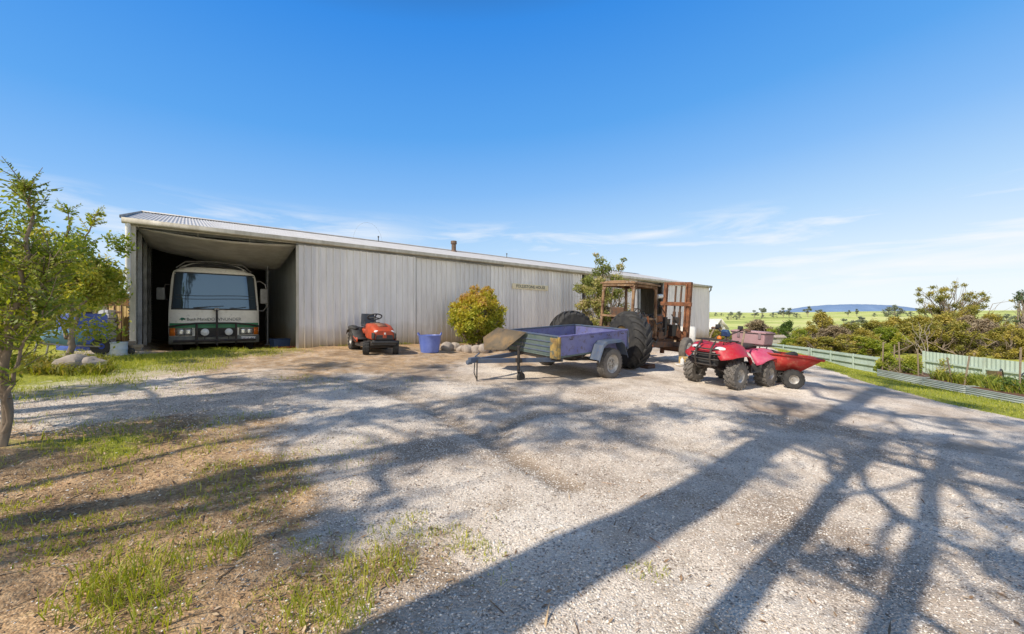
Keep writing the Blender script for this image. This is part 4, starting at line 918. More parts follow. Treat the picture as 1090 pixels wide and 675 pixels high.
m = MB(); m.lathe([(.2 + .015 * math.cos(a), .015 * math.sin(a)) for a in np.linspace(0, 2 * PI, 8)], Tw, 24); m.cyl((1.3, 0, 1.45), (1.5, 0, 1.1), .025)
for a in (0, 2.1, 4.2): m.add(*_boxvf(.1, .008, .012), Tw @ Matrix.Rotation(a, 4, 'Y') @ Matrix.Translation((.1, 0, 0)))
m.build('steering_wheel', M['rust_dark'], tk)
m = MB(); m.cyl((1.74, -.46, 1.95), (1.98, -.46, 1.97), .06, n=10); m.build('work_lamp', M['white'], tk)
# fork mast
MXX = 3.72; ml = []
for y_ in (-.43, .40):
    m = MB(); m.bar((MXX, y_, .12), (MXX - .02, y_, 2.52), .10, .13, (1, 0, 0)); m.bar((MXX - .09, y_ * .84, .15), (MXX - .11, y_ * .84, 2.46), .05, .08, (1, 0, 0)); m.build('mast_rail', M['rust'], tk, bevel=.008)
for a_, c_, w_, h_ in (((MXX - .02, -.48, 2.47), (MXX - .02, .45, 2.47), .1, .10), ((MXX - .09, -.55, 1.80), (MXX - .09, .52, 1.80), .07, .13), ((MXX - .05, -.45, .32), (MXX - .05, .42, .32), .09, .16)):
    m = MB(); m.bar(a_, c_, w_, h_); m.build('mast_crossbar', M['rust'], tk, bevel=.008)
m = MB()
for y_ in (-.13, .06): m.cyl((MXX, y_, .3), (MXX, y_, 1.55), .05, n=10); m.cyl((MXX, y_, 1.55), (MXX, y_, 2.4), .03, n=10)
m.build('lift_ram', M['rust_dark'], tk)
m = MB(); m.bar((MXX - .18, -.5, .78), (MXX - .18, .46, .78), .08, .30); m.bar((MXX - .3, -.3, .62), (MXX + .1, -.3, .9), .1, .1); m.box((MXX - .35, -.2, .85), (.35, .3, .25), Matrix.Rotation(.3, 3, 'Y')); m.build('carriage', M['rust'], tk, bevel=.01)
m = MB()
for i, (x_, y_, z_, s_) in enumerate(((3.1, -.2, .95, .3), (3.3, .1, 1.15, .25), (2.95, .1, 1.3, .2), (3.2, -.3, 1.28, .16))): m.box((x_, y_, z_), (s_, s_ * .9, s_ * 1.2), Matrix.Rotation(.3 * i, 3, 'Z'))
m.tube([(2.9, -.3, 1.45), (3.1, -.4, 1.2), (3.4, -.35, 1.0)], .02, 6); m.build('hydraulics', M['dark_steel'], tk, bevel=.02)
# blocks and odds under the tractor
def P_tk(x_, y_, z_=0.):
    w_ = tk.matrix_basis @ Vector((x_, y_, 0)); return (w_.x, w_.y, gz(w_.x, w_.y) + z_)
for x_, y_, d_, mt, nm, lb, rz in ((2.55, -.98, (.34, .24, .20), 'timber_yellow', 'timber_block', 'yellow timber block on the ground by the tractor front wheel', .4), (.62, -1.0, (.42, .22, .09), 'rust_dark', 'timber_chock', 'dark timber chock lying beside the huge rear tyre', .1)):
    o = thing(nm, lb, 'block', P_tk(x_, y_), ang_u + rz); m = MB(); m.box((0, 0, d_[2] / 2 - .005), d_); m.box((.02, .0, d_[2] + .014), (d_[0] * .8, d_[1] * 1.05, .035)); m.build('block', M[mt], o, bevel=.01)
o = thing('oil_bottle', 'small white bottle standing by the yellow timber block', 'bottle', P_tk(2.33, -1.05)); m = MB(); m.lathe([(0, 0), (.05, 0), (.055, .02), (.055, .16), (.02, .2), (.02, .23), (0, .23)], Matrix.Rotation(PI / 2, 4, 'X'), 14); m.build('body', M['white'], o)
o = thing('crumpled_rag', 'crumpled white rag on the ground between the tractor tyres', 'rag', P_tk(2.1, -1.1)); m = MB(); m.grid([[(u * .25, v * .16, .02 + .05 * float(vnoise(u * 5, v * 5, 3))) for v in np.linspace(-.5, .5, 8)] for u in np.linspace(-.5, .5, 10)]); m.build('cloth', M['white'], o, solid=.01)
q = shed(22.35, -1.3); 
o = thing('white_tank', 'rounded white plastic tank beside the far shed wall behind the mast', 'tank', (q.x, q.y, gz(q.x, q.y))); m = MB(); m.loft([[(.40 * k * math.copysign(abs(math.cos(a)) ** .6, math.cos(a)), .32 * k * math.copysign(abs(math.sin(a)) ** .6, math.sin(a)), z_) for a in np.linspace(0, 2 * PI, 20, False)] for k, z_ in ((.9, 0), (1, .06), (1, .72), (.9, .82), (.3, .85))]); m.cyl((0, 0, .84), (0, 0, .9), .1); m.build('body', M['white'], o)

# ------------------------------------------------------------------ quad bike
qd = thing('quad_bike', 'red quad bike with black bull bar and racks parked on the gravel', 'quad bike')
hd = (-.85, -.527); QX, QY = 4.853, 8.889; stand(qd, QX, QY, hd)
for s in (-1, 1):
    wheel(qd, 'wheel', (.60, s * .46, .28), .27, .21, M['silver'], M['tyre_old'], .50, steer=.0, lugs=15, lug_h=.012, spokes=8)
    wheel(qd, 'wheel', (-.60, s * .45, .28), .27, .25, M['silver'], M['tyre_old'], .48, lugs=15, lug_h=.012, spokes=8)
def cowl(x0, x1, xc, zt, ze, yw, nxx=14, nyy=19, nose=None):
    rows = []
    for i in range(nxx + 1):
        x = x0 + (x1 - x0) * i / nxx; w = yw(x); a = zt(x); e = ze(x)
        row = []
        for j in range(nyy + 1):
            u = -1 + 2 * j / nyy; au = abs(u)
            f = 1 - sstep(.58, 1.0, au) ** 1.3
            z = e + (a - e) * float(f) - .02 * au ** 2 + .035 * math.exp(-((au - .55) / .16) ** 2)
            row.append((x, u * w, z))
        rows.append(row)
    return MB().grid(rows)
ip = lambda xs_, ys_: (lambda x: float(np.interp(x, xs_, ys_)))
fw = cowl(.14, 1.02, .6, ip([.14, .3, .55, .8, .95, 1.02], [.80, .87, .90, .86, .79, .72]), ip([.14, .22, .40, .6, .8, .92, 1.02], [.50, .56, .68, .71, .69, .64, .60]), ip([.14, .25, .45, .75, .92, 1.02], [.5, .58, .63, .62, .52, .36])).build('front_fender', M['red'], qd, solid=.012, smooth=70)
rw = cowl(-1.08, -.14, -.6, ip([-1.08, -.9, -.6, -.3, -.14], [.70, .76, .79, .77, .70]), ip([-1.08, -.9, -.75, -.5, -.3, -.14], [.54, .60, .64, .64, .58, .48]), ip([-1.08, -.9, -.5, -.2, -.14], [.52, .60, .63, .56, .48])).build('rear_fender', M['magenta'], qd, solid=.012, smooth=70)
m = MB(); m.loft([[(x_, w_ * math.cos(a), zc + h_ * math.sin(a)) for a in np.linspace(0, 2 * PI, 16, False)] for x_, w_, zc, h_ in ((-.02, .13, .80, .09), (.08, .17, .82, .13), (.25, .17, .84, .14), (.40, .12, .82, .12), (.5, .06, .80, .06))]); m.build('tank_cover', M['red'], qd, smooth=70)
m = MB(); m.loft([[(x_, w_ * math.copysign(abs(math.cos(a)) ** .7, math.cos(a)), zc + h_ * math.sin(a)) for a in np.linspace(0, 2 * PI, 16, False)] for x_, w_, zc, h_ in ((-.78, .12, .80, .05), (-.7, .17, .82, .075), (-.35, .17, .82, .07), (-.1, .13, .82, .07), (.04, .10, .86, .07))]); m.build('seat', M['black'], qd, smooth=70)
m = MB(); m.box((0, 0, .46), (.55, .30, .32)); m.box((.62, 0, .48), (.35, .34, .22)); m.cyl((.0, -.2, .42), (.0, .2, .42), .13); m.box((-.6, 0, .36), (.4, .2, .2)); m.build('engine', M['dark_steel'], qd, bevel=.03)
m = MB()
for s in (-1, 1):
    m.tube([(.85, s * .17, .40), (.4, s * .2, .33), (-.3, s * .2, .33), (-.8, s * .17, .42)], .022, 8)
    for dx in (-.1, .12): m.tube([(.60 + dx, s * .15, .36), (.60, s * .36, .28)], .016, 6); m.tube([(-.60 + dx, s * .13, .34), (-.60, s * .34, .28)], .018, 6)
    m.tube([(.55, s * .2, .68), (.6, s * .33, .33)], .035, 8); m.tube([(.2, s * .1, .42), (.58, s * .35, .30)], .011, 6)
m.build('frame', M['dark_steel'], qd)
for s in (-1, 1):
    m = MB(); m.box((-.02, s * .40, .33), (.34, .26, .03)); m.box((-.20, s * .42, .40), (.03, .26, .18)); m.box((.14, s * .42, .40), (.03, .22, .16)); m.build('footwell', M['black'], qd, bevel=.012)
    m = MB(); m.ball((.90, s * .27, .80), (.085, .115, .05), R=Matrix.Rotation(s * .5, 3, 'Z')); m.build('headlight', M['lamp_white'], qd)
m = MB(); m.box((.93, 0, .58), (.14, .46, .26), taper=(.75, .85))
for z in (.50, .56, .62, .68): m.bar((1.0, -.2, z), (1.0, .2, z), .02, .02)
m.build('grille', M['black'], qd, bevel=.02)
m = MB()
for s in (-1, 1): m.tube([(.86, s * .15, .38), (1.02, s * .16, .42), (1.10, s * .165, .60), (1.06, s * .16, .80), (.92, s * .15, .93)], .021, 8)
for z_, w_, x_ in ((.46, .24, 1.05), (.58, .30, 1.09), (.69, .32, 1.09), (.79, .28, 1.06)): m.tube([(x_ - .09, -w_, z_), (x_, -.17, z_), (x_ + .01, 0, z_), (x_, .17, z_), (x_ - .09, w_, z_)], .015, 8)
m.build('bull_bar', M['dark_steel'], qd)
def rack(x0, x1, yw, z, nm, nb):
    m = MB(); m.tube([(x0, -yw, z), (x1 - .05, -yw, z), (x1, -yw + .06, z), (x1, yw - .06, z), (x1 - .05, yw, z), (x0, yw, z), (x0, -yw, z)], .013, 8)
    for i in range(nb): y_ = -yw + 2 * yw * (i + 1) / (nb + 1); m.tube([(x0, y_, z), (x1, y_, z)], .008, 6)
    for x_ in (x0 + .08, x1 - .1):
        for s in (-1, 1): m.tube([(x_, s * yw * .7, z), (x_, s * yw * .6, z - .16)], .011, 6)
    return m.build(nm, M['dark_steel'], qd)
rack(.42, .86, .36, .965, 'front_rack', 5); rack(-1.05, -.55, .38, .86, 'rear_rack', 5)
m = MB(); m.tube([(.12, -.42, 1.20), (.16, -.28, 1.21), (.24, -.1, 1.10), (.26, 0, 1.06), (.24, .1, 1.10), (.16, .28, 1.21), (.12, .42, 1.20)], .015, 8); m.cyl((.4, 0, .82), (.26, 0, 1.04), .022); hb = m.build('handlebar', M['dark_steel'], qd)
gp_m = surf('brown rubber grip', (.16, .08, .05), (.1, .06, .04), 8, rough=.7)
for s in (-1, 1):
    m = MB(); m.tube([(.155, s * .28, 1.21), (.12, s * .43, 1.20)], .028, 8); m.build('grip', gp_m, hb)
    m = MB(); m.box((.19, s * .25, 1.25), (.08, .08, .08)); m.tube([(.2, s * .24, 1.21), (.19, s * .40, 1.17)], .009, 6); m.build('brake_lever', M['black'], hb, bevel=.01)
for s in (-1, 1):
    m = MB(); m.tube([(.17, s * .33, 1.2), (.25, s * .36, 1.05), (.3, s * .36, .88)], .02, 6); m.build('hand_guard', M['timber'], hb)
m = MB(); m.box((.30, .0, 1.12), (.11, .18, .14), Matrix.Rotation(.5, 3, 'Y'), (.7, .8)); m.build('dial_pod', surf('blue black pod', (.02, .05, .13), (.03, .08, .18), 9, rough=.35), hb, bevel=.02)
m = MB(); m.ball((.36, -.10, .99), (.04, .05, .06)); m.build('orange_marker', M['amber'], hb)
m = MB(); m.tube([(.24, .06, 1.06), (.38, .13, 1.02), (.45, .1, .9)], .008, 6); m.tube([(.24, -.06, 1.06), (.37, -.17, 1.04), (.45, -.12, .9)], .008, 6); m.build('cable', M['black'], hb)
# storage box carried on the rear rack
pk = surf('dusty pink plastic', (.42, .27, .27), (.34, .2, .21), 4, rough=.5, col3=(.25, .18, .16), scale3=14, amt3=.5)
w_ = qd.matrix_basis @ Vector((-.80, 0, .876)); cb = thing('cargo_box', 'dusty pink plastic cargo box with a dark lid edge on the quad rear rack', 'box', tuple(w_)); cb.rotation_euler = qd.rotation_euler
m = MB(); m.box((0, 0, .13), (.40, .72, .26), taper=(1.07, 1.05)); m.build('body', pk, cb, bevel=.03, seg=3)
m = MB(); m.box((0, 0, .275), (.46, .79, .035)); m.box((0, 0, .298), (.38, .7, .02)); m.build('lid', pk, cb, bevel=.012)
m = MB(); m.box((.0, 0, .252), (.445, .775, .018)); m.build('lid_seal', M['black'], cb)
for y_ in (-.2, .27):
    m = MB(); m.box((.218, y_, .2), (.02, .06, .13)); m.build('latch', surf('mauve latch', (.28, .2, .21), None, 8), cb, bevel=.008)
# ------------------------------------------------------------------ tip cart behind the quad
ct = thing('tip_cart', 'small red plastic tip cart hitched behind the quad bike', 'cart')
hd = (-.945, .326); CTX, CTY = 6.19, 8.99; stand(ct, CTX, CTY, hd)
for s in (-1, 1): wheel(ct, 'wheel', (0, s * .40, .205), .20, .15, M['silver'], M['tyre'], .48, lugs=14, lug_h=.006)
out = [(.70, .80), (.62, .40), (-.38, .36), (-.80, .66)]
def tub(y0, y1, grow):
    a = [(.70, .78), (.60, .385), (-.35, .36), (-.82, .665)]
    return a
m = MB(); prof = [(.62, .72, .40), (.54, .38, .31), (-.12, .36, .31), (-.50, .66, .40)]
L_ = [(x_, w_, z_) for x_, z_, w_ in prof]; R_ = [(x_, -w_, z_) for x_, z_, w_ in prof]
m.grid([L_[:2], R_[:2]]); m.grid([L_[1:3], R_[1:3]])
def sidew(s):
    top = [(.62, s * .40, .72), (.3, s * .415, .715), (-.12, s * .415, .695), (-.50, s * .40, .66)]; bot = [(.54, s * .31, .38), (.3, s * .31, .375), (-.12, s * .31, .36), (-.50, s * .395, .655)]
    return MB().grid([top, bot])
m.build('tub', M['red_cart'], ct, solid=.02, bevel=0)
MB().grid([L_[2:], R_[2:]]).build('rear_ramp', M['orange_red'], ct, solid=.02)
for s in (-1, 1): sidew(s).build('side', M['red_cart'], ct, solid=.02)
m = MB(); m.grid([[(.0 - .02 * 0, .0, 0)] * 2] * 2) if False else None
m.tube([(-.51, -.42, .66), (-.51, .42, .66)], .032, 10); m.tube([(-.51, .42, .66), (-.12, .432, .698), (.3, .432, .718), (.63, .42, .726)], .018, 8); m.tube([(-.51, -.42, .66), (-.12, -.432, .698), (.3, -.432, .718), (.63, -.42, .726)], .018, 8); m.tube([(.63, -.42, .726), (.63, .42, .726)], .018, 8); m.build('rim_lip', M['red_cart'], ct)
m = MB(); m.grid([[(x_, .0 + y_, z_) for x_, z_ in ((-.42, .50), (-.72, .63))] for y_ in (.395, .427)]) if False else None
m.cyl((0, -.4, .205), (0, .4, .205), .018); m.bar((-.3, 0, .33), (.9, 0, .31), .05, .04); m.bar((0, -.22, .22), (0, -.22, .37), .03, .03, (1, 0, 0)); m.bar((0, .22, .22), (0, .22, .37), .03, .03, (1, 0, 0)); m.bar((.88, 0, .31), (1.02, 0, .38), .05, .03); m.build('undercarriage', M['dark_steel'], ct, bevel=.004)
for i, (x_, y_, lb) in enumerate(((.30, .02, 'small black tyre lying in the red cart, nearest the quad'), (.0, .04, 'small black tyre lying in the red cart, nearest its tail'))):
    w_ = ct.matrix_basis @ Vector((x_, y_, .66)); o = thing('spare_tyre', lb, 'tyre', tuple(w_), .3, 'small tyres carried in the red cart'); m = MB()
    m.lathe([(.11 + .07 * math.cos(a) * .9, .07 * math.sin(a)) for a in np.linspace(0, 2 * PI, 12)], Matrix.Rotation(PI / 2 + .5 * (-1) ** i, 4, 'X'), 24)
    m.cyl((0, 0, -.2), (0, 0, -.18), .17, n=12) if False else None
    m.build('tyre', M['tyre'], o)
w_ = ct.matrix_basis @ Vector((.2, 0, .46)); o = thing('hessian_sack', 'lumpy dark sack filling the bottom of the red cart', 'sack', tuple(w_), ct.rotation_euler.z); m = MB(); m.ball((0, 0, 0), (.32, .26, .12), 20, 12); m.v = [(x_ , y_, z_ + .04 * float(vnoise(x_ * 8, y_ * 8, 2))) for x_, y_, z_ in m.v]; m.build('sack', M['rust_dark'], o)
# ------------------------------------------------------------------ foliage
def leaves(C, R, n, l, w, r_, droop=.2, shell=.55, flat=.0, normal_out=.3):
    """n leaves through clumps C (k,3) with radii R (k,) or (k,3): returns verts, tints"""
    C = np.asarray(C, float); R = np.asarray(R, float); R = np.repeat(R[:, None], 3, 1) if R.ndim == 1 else R
    pw = R.prod(1) ** .67; i = r_.choice(len(C), n, p=pw / pw.sum())
    d = r_.normal(size=(n, 3)); d /= np.linalg.norm(d, axis=1)[:, None]
    rad = (shell + (1 - shell) * r_.random(n)) * (.55 + .5 * r_.random(n))
    p = C[i] + d * R[i] * rad[:, None]
    a = r_.normal(size=(n, 3)) + d * normal_out; a[:, 2] -= droop * 2; a /= np.linalg.norm(a, axis=1)[:, None]
    q = np.cross(a, r_.normal(size=(n, 3))); q /= np.linalg.norm(q, axis=1)[:, None] + 1e-9
    L_ = (l * (.6 + .7 * r_.random(n)))[:, None] / 2; W_ = (w * (.6 + .7 * r_.random(n)))[:, None] / 2
    V = np.stack([p - a * L_, p + q * W_, p + a * L_, p - q * W_], 1)
    cl = r_.random(len(C))
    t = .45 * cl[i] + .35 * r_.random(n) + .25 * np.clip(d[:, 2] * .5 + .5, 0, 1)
    return V.reshape(-1, 3), np.clip(t, 0, 1)
def limb(m, p, q, r0, r1, r_, k=5, wob=.12):
    p, q = np.asarray(p, float), np.asarray(q, float); l = np.linalg.norm(q - p)
    pts = [p + (q - p) * i / k + (r_.normal(size=3) * wob * l * .25 if 0 < i < k else 0) for i in range(k + 1)]
    m.tube([tuple(x) for x in pts], [r0 + (r1 - r0) * i / k for i in range(k + 1)], 7); return pts
def tree_meshes(seed, h, tr_, clumps, n, l, w, trunk_to=None, fork=.35, droop=.2, shell=.5, lean=(0, 0), base_r=None, stems=1, zs=.8):
    r_ = np.random.default_rng(seed); m = MB()
    C = np.array([c[:3] for c in clumps], float); R = [c[3] for c in clumps]
    R = np.array([(x, x, x * zs) if np.isscalar(x) else x for x in R])
    top = np.array(trunk_to if trunk_to is not None else (lean[0], lean[1], h * .8), float)
    for sidx in range(stems):
        off = np.array([r_.normal() * .12, r_.normal() * .12, 0]) if stems > 1 else np.zeros(3)
        tp_ = top + (np.array([r_.normal() * .5, r_.normal() * .5, 0]) if stems > 1 else 0)
        tk_ = limb(m, off + (0, 0, -.15), tp_, tr_, tr_ * .3, r_, 8, .05)
        m.tube([tuple(tk_[0]), tuple(tk_[0] + np.array([0, 0, .3]))], [tr_ * 1.45, tr_ * .98], 8)
        for c in C[sidx::stems]:
            f = np.clip(c[2] / h * .55 + r_.random() * .2, fork, .95); j = int(f * 8); q = np.asarray(tk_[j])
            li = limb(m, q, c, tr_ * (1 - .65 * f) * .55, tr_ * .10, r_, 5, .18)
            for _ in range(3):
                e = c + r_.normal(size=3) * R[0] * .6; limb(m, li[3], e, tr_ * .13, tr_ * .04, r_, 3, .2)
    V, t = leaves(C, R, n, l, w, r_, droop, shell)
    return m, V, t
def plant(name, label, cat, loc, tm, bark, leaf, group=None, rz=0., parts=('trunk', 'crown')):
    o = thing(name, label, cat, loc, rz, group); m, V, t = tm
    if m.v: m.build(parts[0], bark, o, smooth=60, flip=False)
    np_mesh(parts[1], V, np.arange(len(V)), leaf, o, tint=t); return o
LF = {}
LF['photinia'] = leaf_mat('photinia leaf', [(0, (.035, .06, .012)), (.35, (.22, .27, .03)), (.68, (.52, .48, .06)), (.86, (.50, .34, .06)), (1, (.58, .36, .14))], .35)
LF['olive'] = leaf_mat('olive leaf', [(0, (.09, .10, .025)), (.5, (.27, .26, .05)), (.8, (.44, .36, .08)), (1, (.56, .45, .16))], .35)
LF['pale'] = leaf_mat('pale olive leaf', [(0, (.09, .12, .025)), (.4, (.22, .25, .06)), (.7, (.40, .38, .12)), (.88, (.55, .44, .24)), (1, (.66, .52, .38))], .4)
LF['gum'] = leaf_mat('gum leaf', [(0, (.03, .05, .025)), (.5, (.08, .115, .05)), (.85, (.15, .17, .07)), (1, (.24, .2, .1))], .25)
LF['wattle'] = leaf_mat('wattle leaf', [(0, (.06, .10, .03)), (.4, (.17, .24, .045)), (.75, (.36, .39, .06)), (1, (.56, .48, .10))], .45)
LF['lime'] = leaf_mat('yellow green leaf', [(0, (.09, .13, .018)), (.4, (.22, .28, .035)), (.75, (.44, .45, .07)), (1, (.6, .5, .13))], .45)
LF['rusty'] = leaf_mat('rusty olive leaf', [(0, (.13, .105, .03)), (.45, (.33, .29, .055)), (.8, (.50, .40, .09)), (1, (.60, .46, .17))], .35)
LF['dark'] = leaf_mat('dark green leaf', [(0, (.03, .06, .018)), (.6, (.09, .15, .03)), (1, (.2, .27, .05))], .35)
LF['brownish'] = leaf_mat('brown scrub leaf', [(0, (.13, .10, .06)), (.5, (.32, .25, .15)), (1, (.48, .38, .25))], .3)
LF['far'] = leaf_mat('far tree leaf', [(0, (.10, .14, .11)), (.6, (.19, .22, .15)), (1, (.30, .29, .2))], .25)  # paler leaf colour, distance haze put into it

# photinia by the shed wall and the stones round its foot
r1 = np.random.default_rng(11)
p = pt(508, 372, 13.1); p.z = gz(p.x, p.y)
cl = []
for i in range(90):
    d = r1.normal(size=3); d /= np.linalg.norm(d); k = .66 + .24 * r1.random(); cl.append((d[0] * .93 * k, d[1] * .93 * k, 1.02 + d[2] * .92 * k, .27))
cl.append((.32, 0, 1.85, .28)); cl.append((-.1, .1, 1.92, .24))
m, V, t = tree_meshes(21, 1.3, .035, cl, 24000, .085, .045, fork=.06, stems=5, droop=-.1, trunk_to=(0, 0, .9))
t = np.clip(t * .75 + .07 + .28 * sstep(.6, 1.9, V.reshape(-1, 4, 3)[:, 0, 2]) + .05, 0, 1)
plant('photinia_bush', 'round red-tipped yellow green bush in front of the ribbed shed wall', 'bush', tuple(p), (m, V, t), M['bark'], LF['photinia'])
words = ['first', 'second', 'third', 'fourth', 'fifth', 'sixth', 'seventh', 'eighth', 'ninth', 'tenth', 'eleventh', 'twelfth', 'thirteenth', 'fourteenth', 'fifteenth', 'sixteenth', 'seventeenth', 'eighteenth', 'nineteenth', 'twentieth', 'twenty-first', 'twenty-second', 'twenty-third', 'twenty-fourth', 'twenty-fifth', 'twenty-sixth', 'twenty-seventh', 'twenty-eighth', 'twenty-ninth', 'thirtieth', 'thirty-first', 'thirty-second', 'thirty-third', 'thirty-fourth', 'thirty-fifth']
def rock(name, label, loc, r, seed, group=None):
    m = MB(); m.ball((0, 0, 0), r, 16, 10); m.v = [tuple(np.array(v) * (.78 + .5 * float(vnoise(v[0] / r[0] * 1.6 + seed * 7, v[1] / r[1] * 1.6 + v[2] / r[2] * 1.3, seed)))) for v in m.v]
    o = m.build(name, M['rock'], None, smooth=35); o.location = loc; o.rotation_euler = (0, 0, seed * 1.3); return tag(o, label, 'rock', group)
rk = [(476, 372.5, .22), (484, 371, .17), (491, 373.5, .15), (498, 374.5, .2), (506, 375, .19), (514, 375, .22), (522, 374, .16), (529, 373, .18), (538, 371.5, .16)]
for i, (px, py, s) in enumerate(rk):
    q = gp(px, py); rock('garden_rock', f'pale rock edging the round bush, {words[i]} from the left', (q.x, q.y, q.z + s * .35), (s, s * .8, s * .75), i + 1, 'rocks around the foot of the bush')

# tall pale shrub against the shed behind the tractor
r1 = np.random.default_rng(5); p = pt(643, 360, 15.6); p.z = gz(p.x, p.y)
cl = [(r1.normal() * .48, r1.normal() * .36, .6 + 2.2 * r1.random(), .32) for _ in range(46)] + [(.05, 0, 3.1, .36), (-.2, 0, 2.95, .36), (-.15, 0, 3.4, .26), (-.3, .1, 3.65, .14), (.62, 0, 3.15, .24), (.75, 0, 3.45, .16), (-.55, 0, 2.6, .32), (-.8, 0, 2.3, .25), (.45, 0, 2.7, .36), (.9, 0, 2.4, .25), (-.95, 0, 1.6, .25)]
plant('tall_shrub', 'tall pale green shrub growing against the shed wall behind the tractor', 'shrub', tuple(p), tree_meshes(31, 3.6, .05, cl, 12000, .10, .05, stems=3, fork=.15, trunk_to=(0, 0, 2.7)), M['bark'], LF['pale'])

# feathery wattle saplings on the left
def fronds(tips, n_leaf, l, w, r_, spread=.16):
    V = []; T = []
    for p, d, ln in tips:
        p = np.asarray(p); d = np.asarray(d) / np.linalg.norm(d); up = np.cross(d, r_.normal(size=3)); up /= np.linalg.norm(up)
        tt = .3 + .5 * r_.random()
        for k in range(n_leaf):
            f = k / n_leaf; c = p + d * ln * f + np.array([0, 0, -.1 * ln * f * f])
            for s in (-1, 1):
                a = up * s + d * .55 + r_.normal(size=3) * .25; a /= np.linalg.norm(a); q = np.cross(a, d); q /= np.linalg.norm(q) + 1e-9; q = q + r_.normal(size=3) * .3
                L_ = l * (1 - .55 * f) * (.7 + .5 * r_.random()); V += [c, c + a * L_ * .5 + q * w * .5, c + a * L_, c + a * L_ * .5 - q * w * .5]; T.append(np.clip(tt + .3 * (r_.random() - .5), 0, 1))
    return np.array(V), np.array(T)
def frond_tree(name, label, cat, loc, leaders, seed, stemr, leaf, extra=None, nfr=40, fl=.34, leafl=.06, leafw=.017):
    r_ = np.random.default_rng(seed); m = MB(); tips = []
    for pts, r0 in leaders:
        pts = [np.array(q, float) for q in pts]; fine = []
        for a, c in zip(pts[:-1], pts[1:]):
            for i in range(5): fine.append(a + (c - a) * i / 5 + r_.normal(size=3) * .012)
        fine.append(pts[-1]); k = len(fine)
        m.tube([tuple(q) for q in fine], [r0 * (1 - i / k) ** 1.1 + .004 for i in range(k)], 7)
        for _ in range(nfr):
            i = int(k * (.30 + .7 * r_.random() ** .8)); i = min(i, k - 1); d = r_.normal(size=3); d[2] = abs(d[2]) * .7 + .35; tips.append((fine[i], d, fl * (.5 + .8 * r_.random()) * (1.15 - .5 * i / k)))
            q = fine[i] + d / np.linalg.norm(d) * tips[-1][2]; m.tube([tuple(fine[i]), tuple((fine[i] + q) / 2), tuple(q)], [.004, .003, .002], 4)
    V, T = fronds(tips, 9, leafl, leafw, r_)
    if extra:
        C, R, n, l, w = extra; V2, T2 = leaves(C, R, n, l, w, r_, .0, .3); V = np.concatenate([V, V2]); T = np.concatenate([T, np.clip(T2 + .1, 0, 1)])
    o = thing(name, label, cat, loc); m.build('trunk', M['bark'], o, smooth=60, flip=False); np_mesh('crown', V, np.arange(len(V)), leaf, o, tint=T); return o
p = gp(7, 476)
r1 = np.random.default_rng(3)
C1 = [(-.15 - .5 * r1.random(), .1 + .3 * r1.normal(), .35 + .7 * r1.random(), .2) for _ in range(14)] + [(min(.18, -.3 + .42 * r1.normal()), .1 + .35 * r1.normal(), max(1.0, 1.32 + .34 * r1.normal()), .24) for _ in range(44)]
frond_tree('wattle_sapling', 'feathery green wattle sapling with a forked trunk at the left edge of the yard', 'tree', tuple(p),
    [([(0, 0, -.1), (-.03, 0, .5), (.02, .03, 1.1), (.12, .05, 1.65), (.13, .05, 2.1), (.05, .05, 2.32)], .034), ([(0, 0, .2), (-.12, .03, .9), (-.2, .05, 1.6), (-.12, 0, 1.95)], .028),
     ([(.0, 0, .15), (.09, -.04, .55), (.22, .0, 1.0), (.30, .08, 1.3)], .016), ([(-.0, 0, .4), (-.4, -.1, 1.1), (-.6, -.1, 1.8), (-.55, 0, 1.95)], .022), ([(.02, .02, 1.0), (.2, .1, 1.4), (.28, .1, 1.65)], .012)], 8, .05, LF['wattle'],
    (np.array([c[:3] for c in C1]), np.array([c[3] for c in C1]), 9000, .055, .022), nfr=60, fl=.30)
p = gp(73, 384)
C2 = [(min(.30, -.35 + .5 * r1.normal()), .2 + .45 * r1.normal(), max(1.25, 1.55 + .32 * r1.normal()), .32) for _ in range(38)] + [(.42, 0, 1.6, .26), (.40, .1, 1.45, .2), (.25, 0, 1.3, .22), (-.9, .2, 1.4, .4)]
frond_tree('wattle_tree', 'yellow green wattle with bare branch tips in front of the blue tank', 'tree', tuple(p),
    [([(0, 0, -.1), (.05, 0, .5), (-.05, .1, 1.1), (-.3, .1, 1.8), (-.1, .1, 2.4), (-.1, .1, 2.75)], .05), ([(.0, .0, .3), (.2, 0, .9), (.32, .1, 1.4), (.45, .1, 1.8)], .03), ([(-.05, .1, 1.0), (.1, .1, 1.8), (.22, .1, 2.3), (.4, .1, 2.7)], .026), ([(0, 0, .4), (-.5, .2, 1.0), (-1.0, .2, 1.7)], .03)], 15, .06, LF['lime'],
    (np.array([c[:3] for c in C2]), np.array([c[3] for c in C2]), 13000, .095, .035), nfr=22, fl=.34, leafl=.09, leafw=.028)
# grey olive scrub behind, along the left edge
r1 = np.random.default_rng(9)
for i, (px, Y, h, wd, lf, lb) in enumerate(((8, 10.5, 2.5, 1.3, 'olive', 'dense olive bush at the far left behind the wattle sapling'), (48, 12.5, 2.7, 1.4, 'lime', 'light green bush behind the blue tank, left of it'), (100, 17., 3.0, 1.5, 'olive', 'olive bush standing behind the blue tank and the white stack'))):
    x = (px - 545) / F * Y; cl = [(r1.normal() * wd * .45, r1.normal() * wd * .4, h * (.25 + .6 * r1.random()), .42) for _ in range(26)]
    plant('scrub_bush', lb, 'bush', (x, Y, gz(x, Y)), tree_meshes(60 + i, h, .06, cl, 4200, .13, .045, stems=3, fork=.15), M['bark'], LF[lf])
